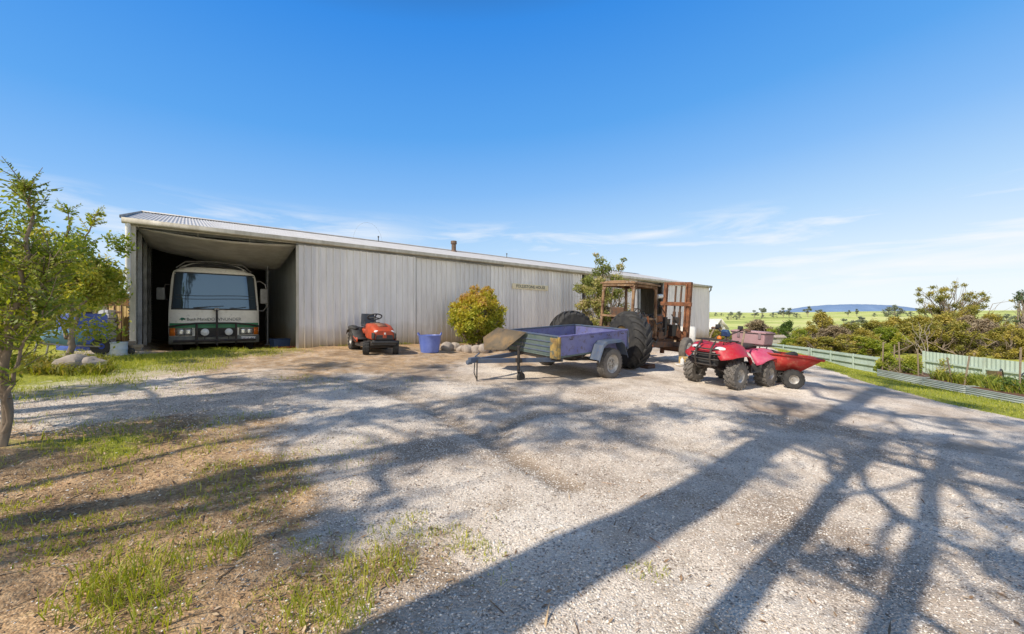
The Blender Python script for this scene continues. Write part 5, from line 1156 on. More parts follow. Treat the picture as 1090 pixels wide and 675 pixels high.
# weeds at the wattle's foot
n = 2600; pxs = 8 + 105 * rng.random(n); x = []; y = []
q = [gp(a, 384 + 14 * rng.random() ** 1.3) for a in pxs[:500]]; k = 7
wx = np.repeat([a.x for a in q], k) + rng.normal(size=500 * k) * .05; wy = np.repeat([a.y for a in q], k) + rng.normal(size=500 * k) * .05
wh = np.repeat(.06 + .17 * rng.random(500) * (fbm(np.array([a.x for a in q]) * 2, np.array([a.y for a in q]) * 2, 8)) * 1.6, k) * (.5 + .8 * rng.random(500 * k))
V, Fc, k2 = blades(wx, wy, wh, .014 + .02 * rng.random(len(wx)), .6 + .6 * rng.random(len(wx)))
wm = leaf_mat('weeds', [(0, (.10, .12, .02)), (.5, (.25, .26, .04)), (.8, (.38, .30, .08)), (1, (.36, .19, .09))], .4)
o = np_mesh('weeds', V, Fc, wm, tint=np.repeat(np.clip(rng.random(k2) * .6 + .5 * fbm(wx * 1.3, wy * 1.3, 4), 0, 1), 2)); tag(o, 'tall yellow green weeds around the foot of the wattle', 'weeds', kind='stuff')
for i, (px, py, s, lb) in enumerate(((79, 392, .20, 'pale rock in the grass in front of the wattle tree'), (96, 391, .17, 'darker grey rock in the grass, right of the pale one'))):
    q = gp(px, py); rock('yard_rock', lb, (q.x, q.y, q.z + s * .3), (s * 1.3, s, s * .8), 20 + i)

# ------------------------------------------------------------------ beside the shed on the left
M['tank_blue'] = surf('blue tank plastic', (.075, .14, .5), (.05, .08, .38), 3, rough=.4, col3=(.2, .3, .55), scale3=7, amt3=.4)
Yt = 8.6; q = pt(88, 376, Yt); z0 = gz(q.x, q.y)
bt = thing('blue_tank', 'square-sided blue plastic tank beside the left end of the shed', 'tank', (q.x, q.y, z0), -.15)
m = MB(); w2 = .29
m.loft([[(w2 * k * sx * cx, w2 * k * sy * cy, z_) for sx, sy, cx, cy in ((1, 1, 1, .86), (1, 1, .86, 1), (-1, 1, .86, 1), (-1, 1, 1, .86), (-1, -1, 1, .86), (-1, -1, .86, 1), (1, -1, .86, 1), (1, -1, 1, .86))] for k, z_ in ((.96, -.05), (1, .02), (1, .2), (.98, .22), (1, .24), (1, .48), (.98, .50), (1, .52), (1, .74), (.9, .78))])
m.build('body', M['tank_blue'], bt, smooth=30); m = MB(); m.cyl((.05, 0, .77), (.05, 0, .82), .12); m.build('cap', M['black'], bt)
o = thing('blue_barrow', 'pale blue wheelbarrow leaning with grey handles left of the blue tank', 'wheelbarrow', tuple(gp(70, 379)), .5)
m = MB(); m.loft([[(.36 * k * math.copysign(abs(math.cos(a)) ** .6, math.cos(a)), .28 * k * math.copysign(abs(math.sin(a)) ** .6, math.sin(a)), z_) for a in np.linspace(0, 2 * PI, 18, False)] for k, z_ in ((.6, .22), (1, .5))], caps=False); m.grid([[(-.2, -.15, .225), (.2, -.15, .225)], [(-.2, .15, .225), (.2, .15, .225)]]); m.build('tray', surf('pale blue tray', (.12, .3, .5), (.2, .35, .5), 5, rough=.5), o, solid=.008, smooth=50)
m = MB()
for s in (-1, 1): m.tube([(-.75, s * .26, .55), (-.2, s * .2, .25), (.5, s * .06, .17)], .02, 7); m.tube([(-.3, s * .2, .28), (-.35, s * .22, 0)], .016, 6)
m.build('frame', M['grey_steel'], o); m = MB(); m.lathe([(.06, .03), (.15, .03), (.17, 0), (.15, -.03), (.06, -.03)], Matrix.Translation((.5, 0, .17)), 18); m.build('wheel', M['tyre'], o)
# stack of pale blocks
q = pt(117, 372, 9.2); z0 = gz(q.x, q.y)
o = thing('block_stack', 'tall neat stack of pale grey concrete blocks between blue tank and timber', 'block stack', (q.x, q.y, z0), -.35)
m = MB(); r1 = np.random.default_rng(2)
for k in range(9):
    for a in (-1, 0, 1):
        off = .09 if k % 2 else -.02
        m.box((a * .125 + off * .3 + r1.normal() * .004, r1.normal() * .006, .05 + k * .098), (.118, .26, .09))
m.build('blocks', surf('pale concrete', (.5, .5, .5), (.36, .37, .4), 9, rough=.9, bump=.3), o, bevel=.006)
# timber pallet on end
q = pt(130, 372, 9.3); z0 = gz(q.x, q.y)
o = thing('timber_crate', 'yellow timber crate of upright slats beside the shed corner', 'crate', (q.x, q.y, z0), -.3)
m = MB()
for i in range(5): m.bar((-.2 + .10 * i, -.12, .12), (-.2 + .10 * i, -.12, .98), .085, .02, (0, 1, 0)); m.bar((-.2 + .1 * i, .12, .12), (-.2 + .1 * i, .12, .98), .085, .02, (0, 1, 0))
m.build('slats', M['timber_yellow'], o, bevel=.003)
m = MB()
for z_ in (.18, .4, .62, .84): m.bar((-.25, -.14, z_), (.25, -.14, z_), .02, .035); m.bar((-.25, 0, z_), (-.25, .1, z_), .02, .035)
for x_ in (-.24, .0, .24): m.bar((x_, -.145, .0), (x_, -.145, 1.0), .025, .02, (0, 1, 0))
m.build('frame', M['rust_dark'], o, bevel=.003)
q = gp(126, 378); o = thing('steel_drum', 'small pale blue and white drum on the ground by the shed corner', 'drum', tuple(q))
m = MB(); m.lathe([(0, .01), (.135, .01), (.14, 0), (.143, .02), (.138, .03), (.14, .11), (.146, .12), (.14, .13), (.14, .24), (.147, .25), (.147, .265), (.138, .265), (.132, .25), (.12, .22), (0, .215)], Matrix.Rotation(PI / 2, 4, 'X'), 26); m.build('body', surf('chalky blue drum', (.35, .45, .55), (.6, .6, .58), 5, rough=.6, col3=(.3, .2, .12), scale3=12, amt3=.5), o)
q = gp(142, 376.5); o = thing('hand_trolley', 'small timber dolly with black wheels at the shed corner post', 'trolley', tuple(q), -.2)
m = MB(); m.box((0, 0, .16), (.26, .2, .06)); m.box((0, 0, .09), (.2, .16, .08)); m.box((-.1, 0, .22), (.05, .2, .08)); m.build('deck', M['timber'], o, bevel=.006)
for x_ in (-.1, .12):
    m = MB(); m.lathe([(0, .03), (.055, .03), (.065, .02), (.065, -.02), (.055, -.03), (0, -.03)], Matrix.Translation((x_, -.12, .065)), 16); m.build('wheel', M['tyre'], o)
# neighbour building behind the left trees
q = pt(95, 345, 34); zg = gz(q.x, q.y)
o = thing('neighbour_building', 'cream building with orange tiled roof behind the left trees', 'building', (q.x, q.y, zg), -.5)
m = MB(); m.box((0, 0, 1.2), (9, 6, 2.9)); m.build('wall', M['cream'], o)
m = MB(); m.prism([(-3.4, 2.6), (3.4, 2.6), (0, 4.0)], -4.9, 4.9, 'x'); m.build('roof', surf('orange tile', (.5, .24, .09), (.38, .18, .07), 5, rough=.8), o)
for x_ in (-2.5, 0, 2.5):
    m = MB(); m.box((x_, -3.02, 1.5), (1.1, .06, 1.0)); f_ = m.build('window', M['white'], o); m = MB(); m.box((x_, -3.06, 1.5), (.95, .03, .85)); m.build('pane', M['glass'], f_)

# ------------------------------------------------------------------ raised beds and the fence on the right
M['bed'] = surf('pale green corrugated steel', (.42, .47, .44), (.32, .36, .34), 4, rough=.5, metal=.2, col3=(.25, .2, .14), scale3=9, amt3=.3)
M['soil'] = surf('garden soil', (.16, .08, .04), (.08, .045, .03), 12, rough=.95, bump=.8)
M['fence'] = surf('pale green fence steel', (.50, .58, .50), (.38, .46, .39), 2, rough=.6, stretch=(1, 1, .25), col3=(.30, .29, .21), scale3=5, amt3=.5, lo3=.52)
BX = 12.75; beds = [(13.95, 12.35, 'leftmost corrugated garden bed with bushy lime plants in red soil'), (12.28, 11.05, 'middle corrugated garden bed full of long green strap leaves'), (10.95, 8.6, 'rightmost corrugated garden bed with dark green low plants')]
def bedz(y): return gz(BX, y)
for i, (ya, yb, lb) in enumerate(beds):
    xo = -.02 - .16 * i; z0 = bedz((ya + yb) / 2) - .03; hh = .27; L_ = ya - yb
    o = thing('garden_bed', lb, 'garden bed', (BX + xo, (ya + yb) / 2, z0), 0, 'raised garden beds along the yard edge')
    slope = (gz(BX, ya) - gz(BX, yb)) / L_; o.rotation_euler.x = math.atan(slope)
    m = MB(); prof = [(.012 * math.sin(2 * PI * k / 8.), hh * k / 40.) for k in range(41)]
    ring = [(-.0, -L_ / 2 + .06), (.06, -L_ / 2), (.94, -L_ / 2), (1.0, -L_ / 2 + .06), (1.0, L_ / 2 - .06), (.94, L_ / 2), (.06, L_ / 2), (.0, L_ / 2 - .06)]
    m.loft([[(x_ + (-d if x_ < .5 else d), y_, z_) for x_, y_ in ring] for d, z_ in prof], caps=False); m.build('wall', M['bed'], o, smooth=60)
    m = MB(); m.tube([(x_, y_, hh) for x_, y_ in ring + ring[:1]], .014, 6); m.build('rim', M['bed'], o)
    m = MB(); m.grid([[(x_, y_, hh - .04 + .05 * float(vnoise(x_ * 6, y_ * 6 + i * 9, 3))) for y_ in np.linspace(-L_ / 2 + .02, L_ / 2 - .02, 16)] for x_ in np.linspace(.02, .98, 10)]); m.build('soil', M['soil'], o, smooth=60)
r1 = np.random.default_rng(14)
for (px, Y, h, w, lb, lf, n) in ((944, 13.9, .60, .22, 'taller lime green leafy bush at the left end of the first garden bed', 'lime', 2400), (956, 13.55, .36, .18, 'low lime green plant in the middle of the first garden bed', 'lime', 1400), (971, 13.1, .62, .22, 'airy yellow green bush at the right end of the first garden bed', 'lime', 2200), (1003, 12.2, .70, .16, 'thin pinkish sparse shrub rising from the strap leaves', 'photinia', 260),
                            (1070, 10.65, .30, .24, 'dark green leafy clump at the left of the right garden bed', 'dark', 800), (1086, 10.35, .34, .24, 'dark green leafy clump at the right of the right garden bed', 'dark', 800)):
    x = (px - 545) / F * Y; z = bedz(Y) + .2; cl = [(r1.normal() * w * .5, r1.normal() * w * .5, h * (.02 + .88 * r1.random() ** 1.2), .13) for _ in range(34)]
    plant('leafy_plant', lb, 'plant', (x, Y, z), tree_meshes(int(px), h, .012, cl, n, .075, .045, stems=3, fork=.05, trunk_to=(0, 0, h * .6), zs=1.2), M['bark'], LF[lf], 'plants growing in the garden beds', parts=('stem', 'leaves'))
k = 1500; yy = 10.0 + 2.25 * rng.random(k); xx = BX + .05 + .8 * rng.random(k); lush = .4 + .9 * fbm(xx * 2, yy * 2, 12); hh_ = (.16 + .30 * rng.random(k)) * lush
V, Fc, k2 = blades(xx, yy, hh_, .022 + .014 * rng.random(k), .5 + .7 * rng.random(k)); V[:, 2] += np.repeat(np.array([bedz(a) + .22 for a in yy]) - gsurf(xx, yy), 6)
o = np_mesh('strap_leaves', V, Fc, LF['wattle'], tint=np.repeat(np.clip(.35 + .6 * rng.random(k2), 0, 1), 2)); tag(o, 'mass of long green strap leaves in the middle garden bed', 'garden greens', kind='stuff')
sk = [(939, 13.8, 1.05), (958, 13.3, 1.1), (951, 13.9, .95), (978, 12.6, .95), (1085, 10.2, 1.25), (1014, 11.7, .8), (1026, 11.3, .9)]
skn = ['tall thin grey stake at the left end of the first garden bed', 'tallest timber stake in the middle of the first garden bed', 'short grey stake behind the lime plants', 'brown stake at the right end of the first garden bed', 'tall timber stake at the right edge of the garden', 'thin leaning stake in the middle garden bed, left of its twin', 'thin leaning stake in the middle garden bed, right of its twin']
for i, (px, Y, h) in enumerate(sk):
    x = (px - 545) / F * Y; m = MB(); m.bar((0, 0, -.05), (.04 * (-1) ** i * (1 + (i > 4) * 3), 0, h), .032, .028, (1, 0, 0)); o = m.build('garden_stake', M['timber'], None, bevel=.004); o.location = (x, Y, bedz(Y) + .15); tag(o, skn[i], 'stake', 'stakes in the garden beds')
hpn = ['low black poly hoop over the garden, leftmost', 'black poly hoop over the garden, middle one', 'black poly hoop over the garden, rightmost']
for i, (px, Y, rr) in enumerate(((1047, 12.6, .62), (1072, 12.0, .7), (1083, 11.6, .74))):
    x = (px - 545) / F * Y + .55; m = MB(); m.tube([(rr * 1.25 * math.cos(a), (.25 - .1 * i) * math.cos(a), .75 * math.sin(a)) for a in np.linspace(0, PI, 20)], .018, 6); o = m.build('garden_hoop', M['black'], None); o.location = (x, Y, gz(x, Y) + .15); o.rotation_euler.z = .3; tag(o, hpn[i], 'hoop', 'poly hoops over the garden')
for px, Y, w_, mt, lb in ((1057, 11.6, .24, 'timber_yellow', 'pale yellow board standing upright among the garden plants'), (1064, 11.2, .09, 'rust_pale', 'brown timber post standing beside the pale yellow board')):
    x = (px - 545) / F * Y; m = MB(); m.bar((0, 0, 0), (.02, 0, .66), .05, w_, (0, 1, 0)); o = m.build('garden_post', M[mt], None, bevel=.006); o.location = (x, Y, gz(x, Y) + .1); o.rotation_euler.z = .9; tag(o, lb, 'post')
def fence(name, label, P0, P1, h, n, ribs, rails, mat, zoff=0., posts_proud=.06, hz=None):
    P0 = Vector(P0); P1 = Vector(P1); d = P1 - P0; ln = d.length; u = d / ln
    z0 = gz(P0.x, P0.y) + zoff; z1 = gz(P1.x, P1.y) + zoff
    o = thing(name, label, 'fence', (P0.x, P0.y, 0), math.atan2(u.y, u.x))
    zb = lambda s: z0 + (z1 - z0) * s / ln
    m = MB(); k = int(ln / .075); rows = [[(ln * i / k, (.008 if i % 2 else -.008) * ribs, zb(ln * i / k) + z_) for i in range(k + 1)] for z_ in (-.05, h)]
    m.grid(rows); m.build('sheet', mat, o, smooth=30)
    for r_ in rails:
        m = MB(); m.bar((0, posts_proud, zb(0) + r_), (ln, posts_proud, zb(ln) + r_), .05, .07); m.build('rail', mat, o, bevel=.005)
        m = MB()
    for i in range(n + 1):
        s = ln * i / n; m = MB(); m.bar((s, posts_proud + .01, zb(s) - .1), (s, posts_proud + .01, zb(s) + h + .02), .07, .08, (1, 0, 0)); m.build('post', mat, o, bevel=.005)
    return o
fence('yard_fence', 'low pale green sheet fence with rails, left of the garden stakes', (19.35, 20.9), (19.75, 26.2), .98, 3, .8, (.14, .50, .86), M['fence'])
fence('far_fence', 'farthest low pale green fence stretch behind the tip cart', (19.75, 26.4), (20.2, 37.), 1.0, 4, .8, (.5, .9), M['fence'])
fence('tall_fence', 'taller pale green ribbed fence behind the garden beds', (19.2, 9.), (19.3, 18.6), 1.56, 4, 1.4, (.5, 1.12), M['fence'])
fence('grey_fence', 'short weathered grey paling fence between the two green fences', (19.3, 18.7), (19.35, 20.8), 1.08, 2, 2., (.3, .8), M['timber'])
# ------------------------------------------------------------------ belt of scrub beyond the fence
def crown_clumps(r_, w, h, n, low=.12, rr=.22):
    out = []
    for _ in range(n):
        a = r_.random() * 2 * PI; f = low + (1 - low) * r_.random(); k = w * .5 * (1 - .75 * max(0, f - .45) ** 1.3 / .55 ** 1.3) * math.sqrt(r_.random()) * (.75 + .25 * r_.random())
        out.append((k * math.cos(a), k * math.sin(a), h * f * .93, rr * w * (.6 + .5 * r_.random())))
    return out
protos = {}
rb_ = np.random.default_rng(77)
def proto(kind):
    """an unlinked pair of meshes for one kind of bush, 1 m wide and 1 m high"""
    if kind in protos: return protos[kind]
    sd = {'a': 1, 'b': 2, 'c': 3, 'd': 4, 'e': 5, 'f': 6}[kind[-1]]; r_ = np.random.default_rng(100 + sd * 3)
    tm = tree_meshes(200 + sd, 1., .022, crown_clumps(r_, 1., 1., 60, low=.03, rr=.13), 8000, .050, .028, stems=3, fork=.12, shell=.35, zs=1.35)
    protos[kind] = tm; return tm
bushes = [ # px, top y, width px, distance, leaf, words
 (752, 352, 30, 46, 'olive', 'olive'), (775, 356, 26, 40, 'lime', 'yellow green'), (806, 343.5, 36, 52, 'brownish', 'bare brown'), (795, 354, 26, 38, 'lime', 'low lime'), (822, 352, 20, 44, 'lime', 'yellow green'),
 (838, 344, 20, 50, 'dark', 'dark green round'), (850, 352, 22, 40, 'lime', 'bright yellow green'), (862, 350, 26, 48, 'rusty', 'rusty brown'), (874, 337, 30, 50, 'rusty', 'tall rusty olive'), (888, 349, 32, 42, 'brownish', 'brownish'),
 (905, 347, 30, 46, 'olive', 'olive'), (918, 352, 26, 38, 'rusty', 'rusty'), (930, 344, 34, 50, 'olive', 'grey olive'), (944, 350, 30, 40, 'lime', 'yellow olive'), (952, 341, 36, 52, 'rusty', 'rusty gold'),
 (968, 347, 34, 42, 'olive', 'bushy olive'), (978, 340, 34, 54, 'rusty', 'gold brown'), (992, 345, 34, 42, 'olive', 'yellow olive'), (1006, 338, 40, 50, 'rusty', 'tall gold'), (1020, 346, 36, 40, 'olive', 'mid olive'),
 (1030, 340, 32, 50, 'brownish', 'pinkish brown'), (1044, 343, 34, 44, 'brownish', 'twiggy brown'), (1056, 338, 26, 52, 'rusty', 'gold tipped'), (1066, 350, 30, 40, 'olive', 'low olive'), (1080, 352, 30, 36, 'rusty', 'rusty green'), (1094, 338, 34, 40, 'rusty', 'orange green'),
 (760, 362, 40, 34, 'olive', 'front olive'), (880, 360, 40, 33, 'olive', 'front olive'), (900, 358, 36, 34, 'rusty', 'front rusty'), (920, 360, 40, 33, 'lime', 'front lime'), (860, 360, 30, 33, 'rusty', 'front rusty'), (842, 361, 26, 34, 'lime', 'front lime')]
order = sorted(range(len(bushes)), key=lambda i: bushes[i][0]); rank = {j: i for i, j in enumerate(order)}
bmesh_cache = {}
for i, (px, ty, wpx, Y, lf, wd) in enumerate(bushes):
    Y = Y * 1.0; x = (px - 545) / F * Y; zb_ = gz(x, Y); top = CAMZ + (340 - ty) / F * Y; h = max(1.2, top - zb_) * 1.12; w = wpx / F * Y * 1.35
    kind = 'bush_' + 'abcdef'[i % 6]; key = (kind, lf)
    if key not in bmesh_cache:
        m, V, t = proto(kind); pr = thing('scrub_bush', '', 'bush'); m.build('trunk', M['bark'], pr, smooth=60, flip=False); np_mesh('crown', V, np.arange(len(V)), LF[lf], pr, tint=t); bmesh_cache[key] = pr; o = pr
    else: o = copy_tree(bmesh_cache[key])
    o.location = (x, Y, zb_ - .1); o.scale = (w, w, h); o.rotation_euler.z = i * 1.7
    o['label'] = f'{wd} scrub bush beyond the green fence, {words[rank[i]]} from the left of the belt'; o['group'] = 'scrub bushes in the belt beyond the fence'
# the big gum in the belt, the bare-limbed gum at the right edge
r1 = np.random.default_rng(41)
Y = 55; x = (1010 - 545) / F * Y; zb_ = gz(x, Y); top = CAMZ + (340 - 303) / F * Y; h = top - zb_
cl = []
for dx, py, rr in ((-22, 318, .8), (-16, 312, .7), (-20, 326, .8), (-8, 330, 1.0), (-14, 335, 1.), (4, 308, .75), (8, 305, .55), (10, 314, .8), (0, 334, 1.1), (14, 325, .9), (18, 331, .9), (24, 322, .6), (30, 318, .55), (34, 320, .45), (6, 342, 1.1), (20, 340, 1.0), (-18, 342, 1.), (12, 336, 1.)):
    cl.append((dx / F * Y, r1.normal() * 1.2, CAMZ + (340 - py) / F * Y - zb_, rr))
cl = cl + [(c[0] + r1.normal() * .9, c[1] + r1.normal() * .8, c[2] + r1.normal() * .5, c[3] * .85) for c in cl for _ in range(3)]
plant('gum_tree', 'tall open-crowned gum tree standing above the scrub belt', 'tree', (x, Y, zb_), tree_meshes(44, h, .20, cl, 13000, .26, .10, fork=.3, trunk_to=(0, 0, h * .7), shell=.05, droop=.4), M['bark'], LF['olive'])
Y = 36; x = (1092 - 545) / F * Y; zb_ = gz(x, Y); cl = []
for dx, py, rr in ((-6, 317, .35), (-10, 319, .3), (-1, 316, .5), (2, 321, .5), (-9, 327, .22), (6, 312, .5), (10, 320, .7), (-12, 342, .25), (4, 340, .6)): cl.append((dx / F * Y, r1.normal() * .5, CAMZ + (340 - py) / F * Y - zb_, rr))
plant('bare_gum', 'sparse gum with bare grey limbs at the right edge of the photo', 'tree', (x, Y, zb_), tree_meshes(45, 7.5, .2, cl, 1000, .22, .08, fork=.25, trunk_to=(.3, 0, 6.), shell=.3), M['gum_bark'], LF['gum'])
# dead grey limbs in the belt
for i, (px, py, Y, lb) in enumerate(((1048, 352, 41, 'dead pale grey branches among the brown scrub near the right edge'), (985, 353, 38, 'dead grey branches in the middle of the scrub belt'))):
    x = (px - 545) / F * Y; z_ = gz(x, Y); hh = CAMZ + (340 - py) / F * Y - z_ + .7; m = MB()
    for k in range(5): e = (r1.normal() * 1.4, r1.normal() * .8, hh * (.5 + .5 * r1.random())); q = limb(m, (0, 0, -.1), e, .05, .012, r1, 5, .2); limb(m, q[3], (e[0] + r1.normal() * .8, e[1], e[2] + r1.random() * .6), .02, .006, r1, 4, .2)
    o = m.build('dead_branches', surf('dead grey wood', (.34, .29, .25), (.24, .2, .17), 6, rough=.9), None, smooth=60, flip=False); o.location = (x, Y, z_); tag(o, lb, 'branches')
# ------------------------------------------------------------------ far paddock trees
fp_ = []
for k in range(4):
    r_ = np.random.default_rng(300 + k)
    if k == 0: cl = crown_clumps(r_, .9, 1., 9, low=.5, rr=.17)
    elif k == 1: cl = crown_clumps(r_, 1.1, 1., 12, low=.45, rr=.16)
    elif k == 2: cl = crown_clumps(r_, 1.4, 1., 16, low=.12, rr=.17)
    else: cl = [(r_.normal() * .16, r_.normal() * .16, .62 + .3 * r_.random(), .14) for _ in range(9)]
    fp_.append(tree_meshes(310 + k, 1., .025, cl, 900, .085, .05, fork=.4, shell=.35, trunk_to=(0, 0, .75)))
ft = [ # px, base y, height px, kind, words
 (778, 340, 8, 2, 'wide brown green'), (787, 340, 8.5, 2, 'wide brown'), (803, 338.5, 8, 1, 'small thin'), (811, 338, 10, 3, 'slender tall'), (812, 338.5, 4, 2, 'low round'), (823, 338, 5.5, 2, 'small round'), (834, 338, 10, 1, 'dark upright'), (840, 338, 10, 1, 'dark upright'), (848, 338.5, 5.5, 2, 'low dark'),
 (860, 337.5, 11, 0, 'tall upright'), (871, 337.5, 8, 3, 'pale thin'), (875, 337.5, 8, 0, 'pale grey'), (903, 337, 7, 0, 'open'), (912, 337, 8, 0, 'open'), (899, 351, 12, 1, 'dark mid-paddock'), (914, 352, 15, 0, 'tall mid-paddock'), (919, 352, 14, 0, 'leaning mid-paddock'),
 (946, 337, 10, 2, 'broad dark'), (952, 337, 12, 2, 'broad tall'), (958, 337, 9, 1, 'thin dark'), (969, 337.5, 6, 2, 'small round'), (978, 337.5, 10, 3, 'slender pale'), (1063, 344, 9, 2, 'broad dark green'), (1072, 344, 10, 2, 'broad dark green'), (1080, 344, 8, 2, 'low dark green'), (762, 336, 3.5, 2, 'tiny'), (768, 336, 3, 2, 'tiny'), (985, 337, 6, 0, 'small'), (931, 337, 4, 2, 'tiny')]
orderf = sorted(range(len(ft)), key=lambda i: ft[i][0]); rankf = {j: i for i, j in enumerate(orderf)}; fproto = {}
for i, (px, by_, hp, k, wd) in enumerate(ft):
    a = (px - 545) / F
    # walk out to where the paddock meets the line of sight
    lo = 90.; bestd = None
    for d in np.arange(90, 640, 4.):
        if CAMZ + (340 - by_) / F * d <= gz(a * d, d) + .2: bestd = d; break
    Y = bestd or 470.
    if k not in fproto:
        m, V, t = fp_[k]; o = thing('paddock_tree', '', 'tree'); m.build('trunk', M['gum_bark'], o, flip=False); np_mesh('crown', V, np.arange(len(V)), LF['far'], o, tint=t); fproto[k] = o
    else: o = copy_tree(fproto[k])
    s = hp / F * Y * 1.08; o.location = (a * Y, Y, gz(a * Y, Y) - .3); o.scale = (s, s, s); o.rotation_euler.z = i * 2.1
    o['label'] = f'{wd} tree on the far green paddock, {words[rankf[i]]} from the left'; o['group'] = 'far trees scattered over the paddock'
# ------------------------------------------------------------------ small outbuilding
Y = 44; q = pt(765.5, 345, Y); zg = gz(q.x, q.y)
hb_ = thing('white_outbuilding', 'small white gabled outbuilding beyond the quad bike', 'building', (q.x, q.y, zg), .25)
zt = CAMZ + (340 - 339.5) / F * Y - zg; ze = CAMZ + (340 - 350) / F * Y - zg; wv = .95
m = MB(); m.prism([(-wv + .12, -.2), (wv - .12, -.2), (wv - .12, ze + .05), (0, zt - .08), (-wv + .12, ze + .05)], 0, 5, 'y'); m.build('wall', M['white'], hb_)
rm = surf('white roof sheet', (.75, .74, .7), (.6, .58, .52), 2, rough=.5)
for s in (-1, 1):
    m = MB(); m.grid([[(0, y_, zt), (s * (wv + .1), y_, ze - .06)] for y_ in (-.35, 5.3)]); m.build('roof', rm, hb_, solid=.06)
m = MB(); m.prism([(-.42, ze - .1), (.42, ze - .1), (.0, zt - .42)], -.03, -.01); m.build('gable_opening', surf('ochre shadow', (.3, .2, .08), (.2, .14, .06), 5), hb_)
m = MB(); m.box((-.1, -.02, ze - .32), (.9, .03, .3)); m.build('window', M['dark_gap'], hb_)
# long low roof continuing to the left, toward the shed
o = thing('low_roof_shed', 'low shed with a pale roof left of the white gabled outbuilding', 'shed', tuple(pt(752, 350, 50)), .1); o.location.z = gz(o.location.x, o.location.y)
zz_ = CAMZ + (340 - 341.5) / F * 50 - o.location.z
m = MB(); m.box((0, 2, zz_ / 2 - .5), (4.2, 3.6, zz_ - .6)); m.build('wall', M['white'], o); m = MB(); m.prism([(-.1, zz_ - .9), (2, zz_), (4.1, zz_ - .9)], -2.4, 2.4, 'x'); m.build('roof', rm, o)
# pale rock and car-like roof among the scrub: a small pale shed
o = thing('pump_shed', 'tiny pale shed half hidden in the scrub behind the tip cart', 'shed', tuple(pt(828, 360, 40))); o.location.z = gz(o.location.x, o.location.y); zz_ = CAMZ + (340 - 356.5) / F * 40 - o.location.z
m = MB(); m.box((0, 0, zz_ / 2 - .2), (.8, .7, zz_ - .1)); m.build('wall', M['cream'], o); m = MB(); m.prism([(-.5, zz_ - .25), (.5, zz_ - .25), (0, zz_)], -.6, .6, 'x'); m.build('roof', M['rock'], o)
# ------------------------------------------------------------------ hills on the horizon
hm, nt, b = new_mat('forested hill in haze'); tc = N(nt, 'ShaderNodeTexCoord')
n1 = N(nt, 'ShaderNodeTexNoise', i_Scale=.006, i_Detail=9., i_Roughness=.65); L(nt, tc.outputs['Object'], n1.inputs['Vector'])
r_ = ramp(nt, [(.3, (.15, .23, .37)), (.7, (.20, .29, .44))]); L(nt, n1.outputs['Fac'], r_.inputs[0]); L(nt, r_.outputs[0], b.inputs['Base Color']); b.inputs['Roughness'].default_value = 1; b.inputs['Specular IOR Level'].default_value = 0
def hill(name, prof, Y, depth, lab, seed):
    pxs = np.array([p[0] for p in prof], float); tops = np.array([p[1] for p in prof], float)
    X = np.linspace(pxs[0], pxs[-1], 160); T = np.interp(X, pxs, tops); rows = []
    hgt = (340 - T) / F * Y + CAMZ + fbm(X * .35, X * 0, seed, 5) * Y * .0016
    x = (X - 545) / F * Y
    for f in np.linspace(-1, 1, 15):
        k = (1 - f * f) ** .8; rows.append([(a * (1 + .04 * f), Y + depth * f, -150 + (h_ + 150) * k * (1 - .08 * float(vnoise(a / 300., f * 3, seed)) * (abs(f) > .05))) for a, h_ in zip(x, hgt)])
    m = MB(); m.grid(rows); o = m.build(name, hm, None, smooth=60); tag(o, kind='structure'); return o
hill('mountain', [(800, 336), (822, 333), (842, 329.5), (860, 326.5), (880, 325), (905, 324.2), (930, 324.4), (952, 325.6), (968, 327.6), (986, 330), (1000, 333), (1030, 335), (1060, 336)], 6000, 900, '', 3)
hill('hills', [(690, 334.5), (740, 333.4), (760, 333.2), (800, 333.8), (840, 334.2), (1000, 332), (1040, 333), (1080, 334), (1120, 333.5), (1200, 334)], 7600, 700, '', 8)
# ------------------------------------------------------------------ gums behind the photographer: their shadows cross the yard
sunk = 1 / math.tan(SUN_EL)
def big_gum(label, base, trunk, r0, limbs, clumps, n, seed, leafl=.17, leafw=.06, cat='tree', leaf='gum', rough=.1):
    r_ = np.random.default_rng(seed); m = MB(); z0 = gz(*base)
    tk_ = limb(m, (0, 0, -.2), trunk, r0, r0 * .62, r_, 10, .012); m.tube([(0, 0, -.2), (0, 0, .5)], [r0 * 1.4, r0], 10)
    for a, c, ra, rb2 in limbs: limb(m, a, c, ra, rb2, r_, 6, rough)
    C = np.array([c[:3] for c in clumps]); R = np.array([c[3] for c in clumps])
    for c in C:
        src = min([q for l_ in limbs for q in (l_[0], l_[1])] + [trunk], key=lambda q: (q[0] - c[0]) ** 2 + (q[1] - c[1]) ** 2 + (q[2] - c[2]) ** 2); limb(m, src, c, .05, .015, r_, 4, .2)
        for _ in range(3): limb(m, c, c + r_.normal(size=3) * R[0] * .8, .016, .005, r_, 3, .2)
    V, t = leaves(C, R, n, leafl, leafw, r_, .5, .1); 
    return plant('gum_tree', label, cat, (base[0], base[1], z0), (m, V, t), M['gum_bark'], LF[leaf], 'gum trees behind the photographer')
r1 = np.random.default_rng(91)
